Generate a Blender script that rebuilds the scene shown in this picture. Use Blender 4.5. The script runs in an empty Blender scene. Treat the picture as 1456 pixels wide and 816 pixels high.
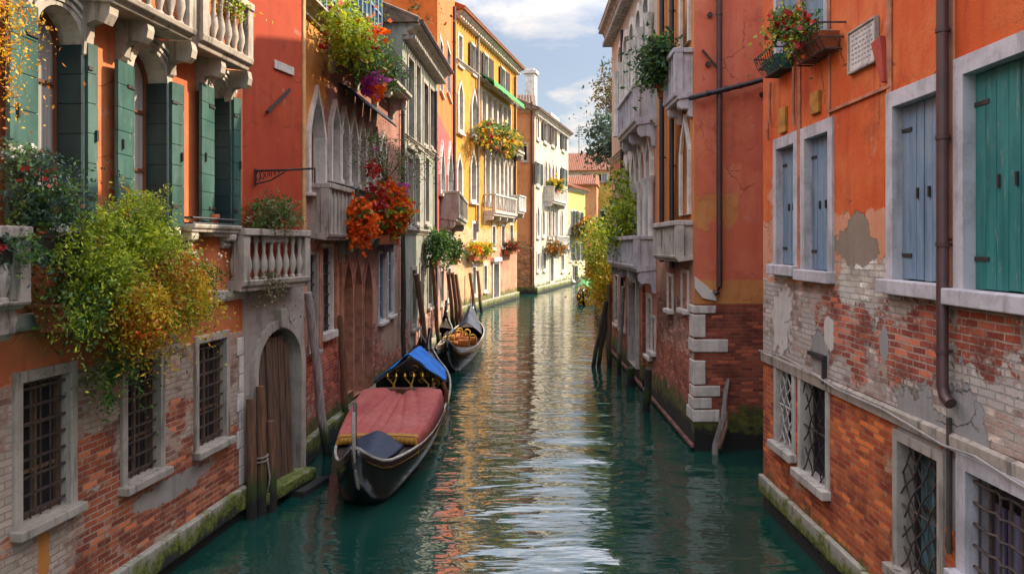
import bpy, math, random
import numpy as np
from mathutils import Vector, Matrix
from mathutils.geometry import tessellate_polygon
R = math.radians
scene = bpy.context.scene
COL = scene.collection
random.seed(7)

# ------------------------------------------------------------------ camera, sky, sun, exposure
F, CX, HY, H = 1100.0, 728.0, 348.0, 4.0        # focal length in photo pixels, vanishing column, horizon row, eye height
cam = bpy.data.cameras.new('camera'); camo = bpy.data.objects.new('camera', cam); COL.objects.link(camo)
camo.location = (0, 0, H); camo.rotation_euler = (R(90), 0, 0)
cam.sensor_width = 36; cam.lens = 36 * F / 1456; cam.shift_y = -(408 - HY) / 1456
cam.clip_start = .1; cam.clip_end = 3000
scene.camera = camo
scene.view_settings.view_transform = 'Standard'; scene.view_settings.look = 'None'
scene.view_settings.exposure = 2.1; scene.view_settings.gamma = 1; scene.view_settings.use_curve_mapping = False
SUN_EL, SUN_AZ = 36, 22.5                          # elevation; azimuth measured from +X towards +Y
world = bpy.data.worlds.new('World'); scene.world = world; world.use_nodes = True
def make_world():
    nt = world.node_tree; nt.nodes.clear()
    n = nt.nodes.new; L = nt.links.new
    sky = n('ShaderNodeTexSky'); sky.sky_type = 'NISHITA'; sky.sun_disc = False
    sky.sun_elevation = R(SUN_EL); sky.sun_rotation = R(90 - SUN_AZ); sky.air_density = 1.0; sky.dust_density = 1.2; sky.ozone_density = 1.5
    tc = n('ShaderNodeTexCoord')
    sep = n('ShaderNodeSeparateXYZ'); L(tc.outputs['Generated'], sep.inputs[0])
    a = n('ShaderNodeMath'); a.operation = 'MAXIMUM'; L(sep.outputs[2], a.inputs[0]); a.inputs[1].default_value = 0.0
    b = n('ShaderNodeMath'); b.operation = 'ADD'; L(a.outputs[0], b.inputs[0]); b.inputs[1].default_value = .06
    px = n('ShaderNodeMath'); px.operation = 'DIVIDE'; L(sep.outputs[0], px.inputs[0]); L(b.outputs[0], px.inputs[1])
    py = n('ShaderNodeMath'); py.operation = 'DIVIDE'; L(sep.outputs[1], py.inputs[0]); L(b.outputs[0], py.inputs[1])
    cb = n('ShaderNodeCombineXYZ'); L(px.outputs[0], cb.inputs[0]); L(py.outputs[0], cb.inputs[1]); cb.inputs[2].default_value = 3.3
    mp = n('ShaderNodeMapping'); mp.inputs['Scale'].default_value = (1.6, 1.0, 1); mp.inputs['Location'].default_value = (.9, .35, 0); L(cb.outputs[0], mp.inputs[0])
    ns = n('ShaderNodeTexNoise'); ns.inputs['Scale'].default_value = 1.25; ns.inputs['Detail'].default_value = 9; ns.inputs['Roughness'].default_value = .58; ns.inputs['Distortion'].default_value = .25
    L(mp.outputs[0], ns.inputs['Vector'])
    cr = n('ShaderNodeValToRGB'); cr.color_ramp.elements[0].position = .46; cr.color_ramp.elements[1].position = .63; cr.color_ramp.elements[0].color = (.20, .20, .20, 1); L(ns.outputs['Fac'], cr.inputs[0])
    mx = n('ShaderNodeMix'); mx.data_type = 'RGBA'; L(cr.outputs[0], mx.inputs['Factor']); L(sky.outputs[0], mx.inputs['A']); mx.inputs['B'].default_value = (7.4, 6.9, 6.5, 1)
    el = n('ShaderNodeMapRange'); el.interpolation_type = 'SMOOTHSTEP'; L(sep.outputs[2], el.inputs[0]); el.inputs[1].default_value = .22; el.inputs[2].default_value = .8; el.inputs[3].default_value = .21; el.inputs[4].default_value = 1.25
    ml = n('ShaderNodeMix'); ml.data_type = 'RGBA'; ml.blend_type = 'MULTIPLY'; ml.inputs['Factor'].default_value = 1; L(mx.outputs['Result'], ml.inputs['A']); L(el.outputs[0], ml.inputs['B'])
    bg = n('ShaderNodeBackground'); bg.inputs['Strength'].default_value = .15; L(ml.outputs['Result'], bg.inputs[0])
    out = n('ShaderNodeOutputWorld'); L(bg.outputs[0], out.inputs[0])
make_world()
sl = bpy.data.lights.new('sun', 'SUN'); sl.energy = 2.05; sl.angle = R(.5); sl.color = (1, .82, .58)
so = bpy.data.objects.new('sun', sl); COL.objects.link(so)
sd = Vector((math.cos(R(SUN_EL)) * math.cos(R(SUN_AZ)), math.cos(R(SUN_EL)) * math.sin(R(SUN_AZ)), math.sin(R(SUN_EL))))
so.rotation_euler = sd.to_track_quat('Z', 'Y').to_euler(); so.location = sd * 60
cy = scene.cycles
cy.max_bounces = 8; cy.diffuse_bounces = 4; cy.glossy_bounces = 4; cy.sample_clamp_indirect = 6; cy.caustics_reflective = False; cy.caustics_refractive = False

# ------------------------------------------------------------------ helpers: picture <-> place, meshes
def S(r, g, b):
    f = lambda c: (c / 255 / 12.92) if c <= 10 else ((c / 255 + .055) / 1.055) ** 2.4
    return (f(r), f(g), f(b))
def gp(px, py):
    Y = F * H / (py - HY); return Vector(((px - CX) / F * Y, Y))
def P(px, py, Y):
    return Vector(((px - CX) / F * Y, Y, H + (HY - py) / F * Y))
def tag(o, label=None, cat=None, group=None, kind=None):
    if label: o['label'] = label
    if cat: o['category'] = cat
    if group: o['group'] = group
    if kind: o['kind'] = kind
    return o
def empty(name, loc=(0, 0, 0), rz=0):
    o = bpy.data.objects.new(name, None); COL.objects.link(o); o.location = loc; o.rotation_euler = (0, 0, rz); o.empty_display_size = .2
    return o

class MB:
    """collects shapes (u, w, z), w pointing out of the wall; flip=False for plain x, y, z"""
    def __init__(s, flip=True): s.v = []; s.f = []; s.m = []; s.flip = flip
    def add(s, vs, fs, m=0):
        k = len(s.v); s.v += [tuple(q) for q in vs]; s.f += [tuple(i + k for i in f) for f in fs]; s.m += [m] * len(fs)
    def hexa(s, b, t, m=0):
        n = len(b); fs = [tuple(range(n))[::-1], tuple(range(n, 2 * n))] + [(i, (i + 1) % n, n + (i + 1) % n, n + i) for i in range(n)]
        s.add(list(b) + list(t), fs, m)
    def box(s, u0, u1, w0, w1, z0, z1, m=0):
        s.hexa([(u0, w0, z0), (u1, w0, z0), (u1, w1, z0), (u0, w1, z0)], [(u0, w0, z1), (u1, w0, z1), (u1, w1, z1), (u0, w1, z1)], m)
    def obox(s, a, b, t, z0, z1, m=0):
        """plank standing between plan points a and b, thickness t"""
        a = Vector(a); b = Vector(b); d = (b - a).normalized(); n = Vector((-d.y, d.x)) * t / 2
        q = [a - n, b - n, b + n, a + n]
        s.hexa([(p.x, p.y, z0) for p in q], [(p.x, p.y, z1) for p in q], m)
    def prism(s, poly, w0, w1, m=0):
        n = len(poly); tri = tessellate_polygon([[Vector((p[0], p[1], 0)) for p in poly]])
        vs = [(p[0], w0, p[1]) for p in poly] + [(p[0], w1, p[1]) for p in poly]
        fs = [tuple(t) for t in tri] + [tuple(i + n for i in t) for t in tri] + [(i, (i + 1) % n, n + (i + 1) % n, n + i) for i in range(n)]
        s.add(vs, fs, m)
    def prismx(s, poly, u0, u1, m=0):
        n = len(poly); tri = tessellate_polygon([[Vector((p[0], p[1], 0)) for p in poly]])
        vs = [(u0, p[0], p[1]) for p in poly] + [(u1, p[0], p[1]) for p in poly]
        fs = [tuple(t) for t in tri] + [tuple(i + n for i in t) for t in tri] + [(i, (i + 1) % n, n + (i + 1) % n, n + i) for i in range(n)]
        s.add(vs, fs, m)
    def ring(s, o, i, w0, w1, m=0, closed=True):
        n = len(o); vs = [(p[0], w, p[1]) for w in (w0, w1) for p in o] + [(p[0], w, p[1]) for w in (w0, w1) for p in i]
        fs = [] if closed else [(0, n, 3 * n, 2 * n), (n - 1, 2 * n - 1, 4 * n - 1, 3 * n - 1)]
        for k in range(n if closed else n - 1):
            j = (k + 1) % n
            fs += [(n + k, n + j, 3 * n + j, 3 * n + k), (k, j, n + j, n + k), (2 * n + k, 2 * n + j, 3 * n + j, 3 * n + k), (k, j, 2 * n + j, 2 * n + k)]
        s.add(vs, fs, m)
    def tube(s, pts, r, n=8, m=0, r1=None):
        pts = [Vector(p) for p in pts]; k = len(pts); vs = []; fs = []
        up = Vector((0, 0, 1))
        for i, p in enumerate(pts):
            d = (pts[min(i + 1, k - 1)] - pts[max(i - 1, 0)])
            if d.length < 1e-6: d = Vector((0, 0, 1))
            d.normalize()
            a = d.cross(up if abs(d.z) < .9 else Vector((1, 0, 0))).normalized(); b = d.cross(a)
            rr = r if r1 is None else r + (r1 - r) * i / max(1, k - 1)
            for j in range(n):
                t = 2 * math.pi * (j + .5) / n; vs.append(p + (a * math.cos(t) + b * math.sin(t)) * rr)
        for i in range(k - 1):
            for j in range(n):
                jj = (j + 1) % n; fs.append((i * n + j, i * n + jj, (i + 1) * n + jj, (i + 1) * n + j))
        fs += [tuple(range(n))[::-1], tuple(range((k - 1) * n, k * n))]
        s.add(vs, fs, m)
    def lathe(s, c, prof, n=12, m=0):
        vs = []; fs = []; k = len(prof)
        for r, z in prof:
            for j in range(n):
                t = 2 * math.pi * j / n; vs.append((c[0] + r * math.cos(t), c[1] + r * math.sin(t), c[2] + z))
        for i in range(k - 1):
            for j in range(n):
                jj = (j + 1) % n; fs.append((i * n + j, i * n + jj, (i + 1) * n + jj, (i + 1) * n + j))
        fs += [tuple(range(n))[::-1], tuple(range((k - 1) * n, k * n))]
        s.add(vs, fs, m)
    def build(s, name, mats, parent=None, smooth=False, bevel=0, recalc=True):
        me = bpy.data.meshes.new(name)
        vs = [(a, -b, c) for a, b, c in s.v] if s.flip else s.v
        me.from_pydata(vs, [], s.f)
        mats = mats if isinstance(mats, (list, tuple)) else [mats]
        for q in mats: me.materials.append(q)
        if len(mats) > 1: me.polygons.foreach_set('material_index', s.m)
        if recalc:
            import bmesh
            bm = bmesh.new(); bm.from_mesh(me); bmesh.ops.recalc_face_normals(bm, faces=bm.faces); bm.to_mesh(me); bm.free()
        if smooth:
            me.polygons.foreach_set('use_smooth', [True] * len(me.polygons))
            try: me.set_sharp_from_angle(angle=R(45))
            except Exception: pass
        o = bpy.data.objects.new(name, me); COL.objects.link(o)
        if parent: o.parent = parent
        if bevel:
            b = o.modifiers.new('bevel', 'BEVEL'); b.width = bevel; b.segments = 2; b.limit_method = 'ANGLE'; b.angle_limit = R(40)
        return o

# ------------------------------------------------------------------ materials
class NT:
    def __init__(s, name):
        s.mat = bpy.data.materials.new(name); s.mat.use_nodes = True; s.t = s.mat.node_tree; s.t.nodes.clear()
        s.out = s.t.nodes.new('ShaderNodeOutputMaterial'); s._oc = None
    def set(s, sock, v):
        if isinstance(v, bpy.types.NodeSocket): s.t.links.new(v, sock)
        elif isinstance(v, (tuple, list)) and len(v) == 3 and sock.type == 'RGBA': sock.default_value = (*v, 1)
        else: sock.default_value = v
    def node(s, typ, ins={}, **kw):
        n = s.t.nodes.new(typ)
        for k, v in kw.items(): setattr(n, k, v)
        for k, v in ins.items(): s.set(n.inputs[k], v)
        return n
    def m(s, op, a, b=None, c=None, clamp=False):
        n = s.node('ShaderNodeMath', operation=op, use_clamp=clamp); s.set(n.inputs[0], a)
        if b is not None: s.set(n.inputs[1], b)
        if c is not None: s.set(n.inputs[2], c)
        return n.outputs[0]
    def mix(s, f, a, b, blend='MIX'):
        n = s.node('ShaderNodeMix', data_type='RGBA', blend_type=blend); s.set(n.inputs['Factor'], f); s.set(n.inputs['A'], a); s.set(n.inputs['B'], b)
        return n.outputs['Result']
    def fmix(s, f, a, b):
        n = s.node('ShaderNodeMix', data_type='FLOAT'); s.set(n.inputs[0], f); s.set(n.inputs[2], a); s.set(n.inputs[3], b); return n.outputs[0]
    def oc(s):
        if s._oc is None: s._oc = s.node('ShaderNodeTexCoord').outputs['Object']
        return s._oc
    def uz(s):
        sp = s.node('ShaderNodeSeparateXYZ', {0: s.oc()})
        return s.m('ADD', sp.outputs[0], sp.outputs[1]), sp.outputs[2]
    def comb(s, x, y, z=0.0):
        return s.node('ShaderNodeCombineXYZ', {0: x, 1: y, 2: z}).outputs[0]
    def map(s, v, sc, loc=(0, 0, 0)):
        n = s.node('ShaderNodeMapping', {0: v}); n.inputs['Scale'].default_value = sc; n.inputs['Location'].default_value = loc; return n.outputs[0]
    def noise(s, v, scale, det=5, rough=.6, dist=0):
        return s.node('ShaderNodeTexNoise', {'Vector': v, 'Scale': scale, 'Detail': det, 'Roughness': rough, 'Distortion': dist}).outputs['Fac']
    def ss(s, x, a, b):
        return s.node('ShaderNodeMapRange', {0: x, 1: a, 2: b, 3: 0.0, 4: 1.0}, interpolation_type='SMOOTHSTEP').outputs[0]
    def bump(s, h, st=.5, d=.01, nrm=None):
        n = s.node('ShaderNodeBump', {'Height': h, 'Strength': st, 'Distance': d})
        if nrm: s.set(n.inputs['Normal'], nrm)
        return n.outputs[0]
    def bsdf(s, color, rough=.8, normal=None, **kw):
        n = s.node('ShaderNodeBsdfPrincipled', {'Base Color': color, 'Roughness': rough})
        if normal: s.set(n.inputs['Normal'], normal)
        for k, v in kw.items(): s.set(n.inputs[k.replace('_', ' ')], v)
        s.t.links.new(n.outputs[0], s.out.inputs[0]); return n

def sc3(c, k): return tuple(min(1, max(0, q * k)) for q in c)
def layer(N, spec):
    """one coat of a wall: ('p', c1, c2, c3) plaster, ('b', c1, c2, mortar, bloom colour, bloom amount) brick"""
    u, z = N.uz(); v = N.comb(u, z)
    if spec[0] == 'p':
        c1, c2, c3 = spec[1:4]
        n1 = N.noise(N.map(v, (1, .8, 1), (spec[4] if len(spec) > 4 else 0, 0, 0)), 1.1, 7, .62)
        n2 = N.noise(N.map(v, (3.2, .35, 1)), 1.5, 6, .65)          # runs washed down by rain
        n3 = N.noise(v, 9, 6, .7)
        c = N.mix(N.ss(n1, .4, .62), c1, c2)
        c = N.mix(N.m('MULTIPLY', N.ss(n2, .5, .72), .8), c, c3)
        c = N.mix(N.m('MULTIPLY', N.ss(n3, .55, .75), .35), c, sc3(c2, .62))
        n4 = N.noise(v, 38, 3, .6)
        c = N.mix(N.m('MULTIPLY', N.ss(n4, .62, .74), .3), c, sc3(c1, 1.5))
        dv = N.comb(N.m('ADD', u, N.m('MULTIPLY', n3, .25)), N.m('ADD', z, N.m('MULTIPLY', n1, .5)))
        vo = N.node('ShaderNodeTexVoronoi', {'Vector': dv, 'Scale': .85}, feature='DISTANCE_TO_EDGE').outputs['Distance']
        ck = N.m('MULTIPLY', N.ss(vo, .007, .002), N.ss(n1, .50, .58))
        c = N.mix(N.m('MULTIPLY', ck, .75), c, sc3(c1, .22))
        n6 = N.noise(N.map(v, (1, 1, 1), (7, 3, 0)), 2.3, 9, .72); salt = N.ss(n6, .60, .70)
        c = N.mix(N.m('MULTIPLY', salt, .28), c, (.55, .48, .42)); n7 = N.noise(N.map(v, (1, 1, 1), (1, 8, 0)), .8, 8, .7)
        c = N.mix(N.m('MULTIPLY', N.ss(n7, .52, .66), .5), c, sc3(c3, .55))
        h = N.m('ADD', N.m('MULTIPLY', n3, .5), N.m('MULTIPLY', n4, .16)); h = N.m('SUBTRACT', h, N.m('MULTIPLY', ck, .8))
        return c, h
    c1, c2, mo = spec[1:4]
    bloom, amt = (spec[4], spec[5]) if len(spec) > 5 else (None, 0)
    wob = N.noise(v, 3.5, 2, .5)
    wz = N.m('ADD', z, N.m('MULTIPLY', wob, .03)); wu = N.m('ADD', u, N.m('MULTIPLY', N.noise(v, 9, 2), .02))
    bt = N.node('ShaderNodeTexBrick', {'Vector': N.comb(wu, wz), 'Color1': c1, 'Color2': c2, 'Mortar': mo, 'Scale': 1.0, 'Mortar Size': .009, 'Mortar Smooth': .25, 'Bias': -.1, 'Brick Width': .23, 'Row Height': .068}, offset=.5)
    bt2 = N.node('ShaderNodeTexBrick', {'Vector': N.comb(wu, wz), 'Color1': (0, 0, 0), 'Color2': (1, 1, 1), 'Mortar': (.5, .5, .5), 'Scale': 1.0, 'Mortar Size': .009, 'Bias': .0, 'Brick Width': .23, 'Row Height': .068}, offset=.5)
    rnd = N.node('ShaderNodeSeparateColor', {0: bt2.outputs[0]}).outputs[0]
    n1 = N.noise(v, 2.1, 7, .65); n2 = N.noise(v, 26, 4, .65)
    c = N.mix(N.m('MULTIPLY', N.ss(n1, .42, .66), .8), bt.outputs[0], sc3(c1, .3))
    c = N.mix(N.m('MULTIPLY', N.ss(rnd, .7, .95), .8), c, sc3(c2, 1.75)); c = N.mix(N.m('MULTIPLY', N.ss(rnd, .3, .08), .6), c, sc3(c1, .4))
    c = N.mix(N.m('MULTIPLY', N.ss(n2, .5, .72), .55), c, sc3(mo, .7)); n5 = N.noise(v, 7, 6, .7); c = N.mix(N.m('MULTIPLY', N.ss(n5, .56, .68), .6), c, sc3(mo, .95))
    if bloom:
        nb = N.noise(N.map(v, (1, 1, 1), (5.2, 1.7, 0)), 1.25, 8, .68)
        mk = N.ss(N.m('ADD', nb, N.m('MULTIPLY', N.m('SUBTRACT', rnd, .5), .12)), .66 - .3 * amt, .74 - .3 * amt)
        bl = N.mix(N.m('MULTIPLY', bt.outputs['Fac'], .55), N.mix(rnd, bloom, sc3(bloom, .72)), sc3(bloom, .38))
        bl = N.mix(N.m('MULTIPLY', N.ss(n2, .52, .7), .45), bl, sc3(bloom, .5))
        c = N.mix(mk, c, bl)
    h = N.m('ADD', N.m('MULTIPLY', N.m('SUBTRACT', 1.0, bt.outputs['Fac']), 1.0), N.m('ADD', N.m('MULTIPLY', n2, .6), N.m('MULTIPLY', rnd, .35)))
    return c, h

def wallmat(name, base, ups=(), patches=(), moss=.55, algae=.28, bump=.6, drip=0.0):
    N = NT(name); u, z = N.uz(); v = N.comb(u, z)
    en = N.noise(v, 1.7, 6, .62)
    c, h = layer(N, base)
    for lay, z0, amp in ups:
        c2, h2 = layer(N, lay)
        zz = N.m('ADD', z, N.m('MULTIPLY', N.m('SUBTRACT', en, .5), amp))
        mk = N.ss(zz, z0 - .015, z0 + .015)
        c = N.mix(mk, c, c2); h = N.fmix(mk, h, N.m('ADD', h2, .7))
    en2 = N.noise(v, 2.6, 8, .7)
    for lay, pu, pz, ru, rz, rg in patches:
        c2, h2 = layer(N, lay)
        du = N.m('DIVIDE', N.m('SUBTRACT', u, pu), ru); dz = N.m('DIVIDE', N.m('SUBTRACT', z, pz), rz)
        d = N.m('SQRT', N.m('ADD', N.m('MULTIPLY', du, du), N.m('MULTIPLY', dz, dz)))
        d = N.m('ADD', d, N.m('MULTIPLY', N.m('SUBTRACT', en2, .5), rg * 2.2 + 1.2))
        mk = N.ss(d, 1.03, .97)
        c = N.mix(mk, c, c2); h = N.fmix(mk, h, h2)
    if drip:
        nd = N.noise(N.map(v, (7, .5, 1), (2, 9, 0)), 1.3, 5, .6)
        c = N.mix(N.m('MULTIPLY', N.ss(nd, .56, .7), drip), c, (.05, .042, .035))
    if moss:
        mn = N.noise(v, 5, 6, .7)
        mz = N.m('ADD', z, N.m('MULTIPLY', N.m('SUBTRACT', N.noise(v, 1.9, 8, .72), .5), -1.3))
        c = N.mix(N.m('MULTIPLY', N.ss(mz, moss + .12, moss - .08), .9), c, N.mix(N.ss(mn, .4, .65), (.03, .055, .008), (.10, .13, .012)))
        c = N.mix(N.ss(mz, algae + .08, algae - .08), c, (.008, .009, .007))
    nrm = N.bump(h, bump, .018)
    N.bsdf(c, .88, nrm); return N.mat

def plain(name, c, rough=.7, var=.25, scale=4, bump=.15, c2=None, streak=(1, 1, 1), metal=0.0, spec=.5, worn=None):
    """one material with blotches and grain; streak stretches them"""
    N = NT(name); v = N.map(N.oc(), streak)
    n1 = N.noise(v, scale, 6, .62); n2 = N.noise(v, scale * 7, 4, .6)
    c2 = c2 or sc3(c, 1 - var * 1.6)
    col = N.mix(N.ss(n1, .38, .66), c, c2)
    col = N.mix(N.m('MULTIPLY', N.ss(n2, .5, .75), var * 1.3), col, sc3(c, .45))
    if worn:
        w1 = N.noise(N.map(N.oc(), (9, 9, 1.1), (3, 1, 2)), 3.2, 8, .72); w2 = N.noise(N.oc(), 1.1, 5, .6); w3 = N.noise(N.map(N.oc(), (5, 5, .4)), 2, 5, .6)
        col = N.mix(N.m('MULTIPLY', N.ss(w2, .42, .68), .55), col, worn[0]); col = N.mix(N.m('MULTIPLY', N.ss(w3, .5, .68), .5), col, sc3(c, .35))
        col = N.mix(N.m('MULTIPLY', N.ss(w1, .60, .66), .75), col, worn[1])
    nrm = N.bump(N.m('ADD', n1, N.m('MULTIPLY', n2, .5)), bump, .01) if bump else None
    N.bsdf(col, N.m('ADD', rough - .08, N.m('MULTIPLY', n1, .16)), nrm, Metallic=metal, Specular_IOR_Level=spec); return N.mat
def stonemat(name, c, dirt=.6, moss=None):
    N = NT(name); v = N.oc()
    n1 = N.noise(v, 2.2, 7, .66); n2 = N.noise(v, 22, 5, .65); n3 = N.noise(N.map(v, (6, 6, .7)), 1.4, 5, .6)
    col = N.mix(N.ss(n1, .42, .64), c, sc3(c, .72))
    col = N.mix(N.m('MULTIPLY', N.ss(n3, .5, .68), dirt), col, (.085, .075, .062))
    col = N.mix(N.m('MULTIPLY', N.ss(n2, .55, .72), .5), col, sc3(c, .45))
    if moss is not None:
        z = N.node('ShaderNodeSeparateXYZ', {0: v}).outputs[2]
        mz = N.m('ADD', z, N.m('MULTIPLY', N.m('SUBTRACT', N.noise(v, 2.2, 8, .74), .5), 1.0))
        col = N.mix(N.ss(mz, moss + .12, moss - .1), col, N.mix(N.ss(n2, .4, .6), (.05, .075, .008), (.16, .17, .02)))
        col = N.mix(N.ss(mz, moss - .12, moss - .26), col, (.01, .011, .008))
    N.bsdf(col, .85, N.bump(N.m('ADD', n1, n2), .4, .008)); return N.mat
def leafmat(name, cols, rough=.5, trans=.38):
    N = NT(name); cols = [sc3(c, 1.55 if name.startswith('leaf') else 1.15) for c in cols]
    g = N.node('ShaderNodeNewGeometry').outputs['Random Per Island']
    cr = N.node('ShaderNodeValToRGB', {0: g}); e = cr.color_ramp.elements
    while len(e) < len(cols): e.new(.5)
    for i, c in enumerate(cols): e[i].position = i / max(1, len(cols) - 1); e[i].color = (*c, 1)
    n1 = N.noise(N.oc(), 2.6, 3, .5)
    c = N.mix(N.ss(n1, .35, .65), cr.outputs[0], N.mix(.5, cr.outputs[0], cols[0]))
    b = N.node('ShaderNodeBsdfPrincipled', {'Base Color': c, 'Roughness': rough}); t = N.node('ShaderNodeBsdfTranslucent', {0: c})
    mx = N.node('ShaderNodeMixShader', {0: trans, 1: b.outputs[0], 2: t.outputs[0]}); N.t.links.new(mx.outputs[0], N.out.inputs[0]); return N.mat
def glassmat(name, c=(.015, .02, .022), rough=.07):
    N = NT(name); v = N.oc()
    n = N.noise(v, 1.6, 3, .5); n2 = N.noise(N.map(v, (5, 5, .5)), 1.3, 4, .6)
    col = N.mix(N.ss(n2, .45, .6), c, sc3(c, 3.2))
    N.bsdf(col, rough, N.bump(n, .25, .05), Specular_IOR_Level=.9); return N.mat

M = {}
M['stone'] = stonemat('istrian_stone', (.50, .46, .40)); M['stone_pale'] = stonemat('pale_stone', (.62, .58, .52), .35)
M['stone_grey'] = stonemat('grey_stone', (.37, .33, .28), .75); M['stone_moss'] = stonemat('mossy_stone', (.44, .41, .34), .5, .42)
M['stone_lilac'] = stonemat('lilac_grey_stone', (.50, .48, .50), .35)
M['cement'] = plain('cement', (.30, .27, .24), .9, .3, 3, .3)
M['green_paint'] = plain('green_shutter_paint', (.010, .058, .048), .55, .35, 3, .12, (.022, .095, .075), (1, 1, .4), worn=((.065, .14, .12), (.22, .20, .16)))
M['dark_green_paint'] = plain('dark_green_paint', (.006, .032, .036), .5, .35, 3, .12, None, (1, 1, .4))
M['blue_paint'] = plain('blue_shutter_paint', (.125, .205, .295), .6, .25, 3, .12, (.19, .275, .35), (4, 4, .4), worn=((.27, .33, .38), (.30, .26, .22)))
M['teal_paint'] = plain('teal_shutter_paint', (.014, .14, .135), .55, .3, 3, .12, (.026, .20, .18), (4, 4, .4), worn=((.05, .22, .20), (.25, .24, .20)))
M['brown_paint'] = plain('brown_shutter_paint', (.07, .04, .025), .6, .3, 3, .12, None, (4, 4, .4))
M['wood'] = plain('red_brown_wood', (.17, .055, .022), .5, .4, 4, .15, (.09, .03, .014), (6, 6, .5))
M['old_wood'] = plain('weathered_wood', (.20, .12, .07), .9, .45, 3, .5, (.085, .05, .03), (9, 9, .5))
M['grey_wood'] = plain('grey_weathered_wood', (.27, .24, .21), .9, .4, 3, .5, (.12, .10, .085), (9, 9, .5))
def polemat(name, c, c2):
    N = NT(name); v = N.oc(); z = N.node('ShaderNodeSeparateXYZ', {0: v}).outputs[2]
    n = N.noise(N.map(v, (9, 9, .7)), 3, 6, .65)
    col = N.mix(N.ss(n, .35, .65), c, c2)
    mz = N.m('ADD', z, N.m('MULTIPLY', n, -.6))
    col = N.mix(N.ss(mz, .5, .1), col, (.03, .05, .01)); col = N.mix(N.ss(mz, .1, -.1), col, (.01, .01, .008))
    N.bsdf(col, .88, N.bump(n, .6, .015)); return N.mat
M['pole_brown'] = polemat('brown_pole_wood', (.19, .09, .045), (.09, .042, .022)); M['pole_grey'] = polemat('grey_pole_wood', (.33, .30, .28), (.16, .14, .12))
M['pole_dark'] = polemat('dark_pole_wood', (.05, .04, .035), (.022, .018, .016))
M['iron'] = plain('black_iron', (.018, .017, .018), .55, .3, 6, .1, (.04, .028, .02))
M['rust_iron'] = plain('rusty_iron', (.07, .045, .035), .75, .4, 8, .2, (.035, .028, .026))
M['pipe'] = plain('brown_pipe_paint', (.075, .036, .035), .45, .2, 3, .06); M['pipe_dark'] = plain('dark_pipe_paint', (.022, .022, .028), .5, .2, 3, .05)
M['glass'] = glassmat('window_glass'); M['blue_glass'] = glassmat('blue_window_glass', (.03, .075, .09)); M['dark'] = plain('dark_interior', (.012, .011, .012), .9, .3, 2, 0)
M['curtain'] = plain('pale_curtain', (.35, .33, .30), .9, .3, 2, .2, (.2, .19, .18), (12, 12, .3))
M['white_paint'] = plain('white_paint', (.66, .63, .58), .6, .2, 3, .1)
M['terracotta'] = plain('terracotta', (.40, .12, .045), .85, .25, 5, .2)
M['tile'] = plain('roof_tile', (.33, .12, .06), .9, .4, 6, .3, (.2, .085, .05)); M['tile_dark'] = plain('old_roof_tile', (.21, .13, .09), .9, .5, 5, .3, (.10, .075, .055))
M['lead'] = plain('lead_sheet', (.13, .12, .12), .7, .3, 4, .2)
M['ground'] = plain('earth', (.11, .085, .06), .95, .4, 2, .3)
for k, cs in dict(leaf_dark=[(.012, .035, .014), (.03, .075, .025), (.055, .11, .03)], leaf_green=[(.025, .06, .012), (.06, .13, .02), (.12, .2, .03)],
                  leaf_lime=[(.09, .14, .010), (.27, .34, .018), (.46, .46, .03)], leaf_gold=[(.28, .2, .010), (.5, .36, .018), (.55, .24, .012)],
                  leaf_rust=[(.2, .07, .012), (.38, .12, .015), (.42, .22, .02)], leaf_olive=[(.06, .06, .022), (.12, .11, .04), (.2, .15, .06)],
                  leaf_blue=[(.018, .045, .035), (.045, .09, .06), (.08, .13, .09)],
                  fl_red=[(.3, .012, .012), (.5, .03, .02)], fl_orange=[(.68, .075, .004), (.78, .17, .008), (.74, .11, .006)], fl_white=[(.6, .6, .5), (.75, .74, .66)],
                  fl_pink=[(.4, .03, .25), (.6, .1, .45)], fl_yellow=[(.6, .4, .02), (.7, .5, .05)]).items():
    M[k] = leafmat(k, cs)
# ------------------------------------------------------------------ building kit
def outl(u0, u1, z0, z1, arch=None, rise=None):
    """outline of an opening seen from outside, from bottom left counter-clockwise"""
    if not arch: return [(u0, z0), (u1, z0), (u1, z1), (u0, z1)]
    c = (u0 + u1) / 2; a = (u1 - u0) / 2
    r = min(rise if rise else (a if arch == 'round' else a * 1.9), .7 * (z1 - z0)); zs = z1 - r; n = 7
    pts = [(u0, z0), (u1, z0)]
    prof = []
    for i in range(n + 1):
        t = i / n
        if arch == 'round': prof.append((math.cos(t * math.pi / 2), math.sin(t * math.pi / 2)))
        else:                                     # ogee: bulges, then sweeps up to a point
            x = 1 - t; prof.append((x ** .75 if t < .5 else .5946 * (x / .5) ** 1.25, t if t < .5 else t))
    pts += [(c + a * x, zs + r * y) for x, y in prof]
    pts += [(c - a * x, zs + r * y) for x, y in prof[-2::-1]]
    return pts

class Bd:
    def __init__(s, name, label, cat, face=None, **kw):
        s.root = None; s.name = name; s.label = label; s.cat = cat; s.group = kw.get('group')
    def face(s, A, B):
        f = Face(s, A, B)
        if s.root is None:
            s.root = empty(s.name, (f.A.x, f.A.y, 0), f.rot); tag(s.root, s.label, s.cat, s.group); f.rel = Matrix.Identity(4); s.f0 = f
        else: f.rel = s.f0.mat.inverted() @ f.mat
        return f

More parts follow.
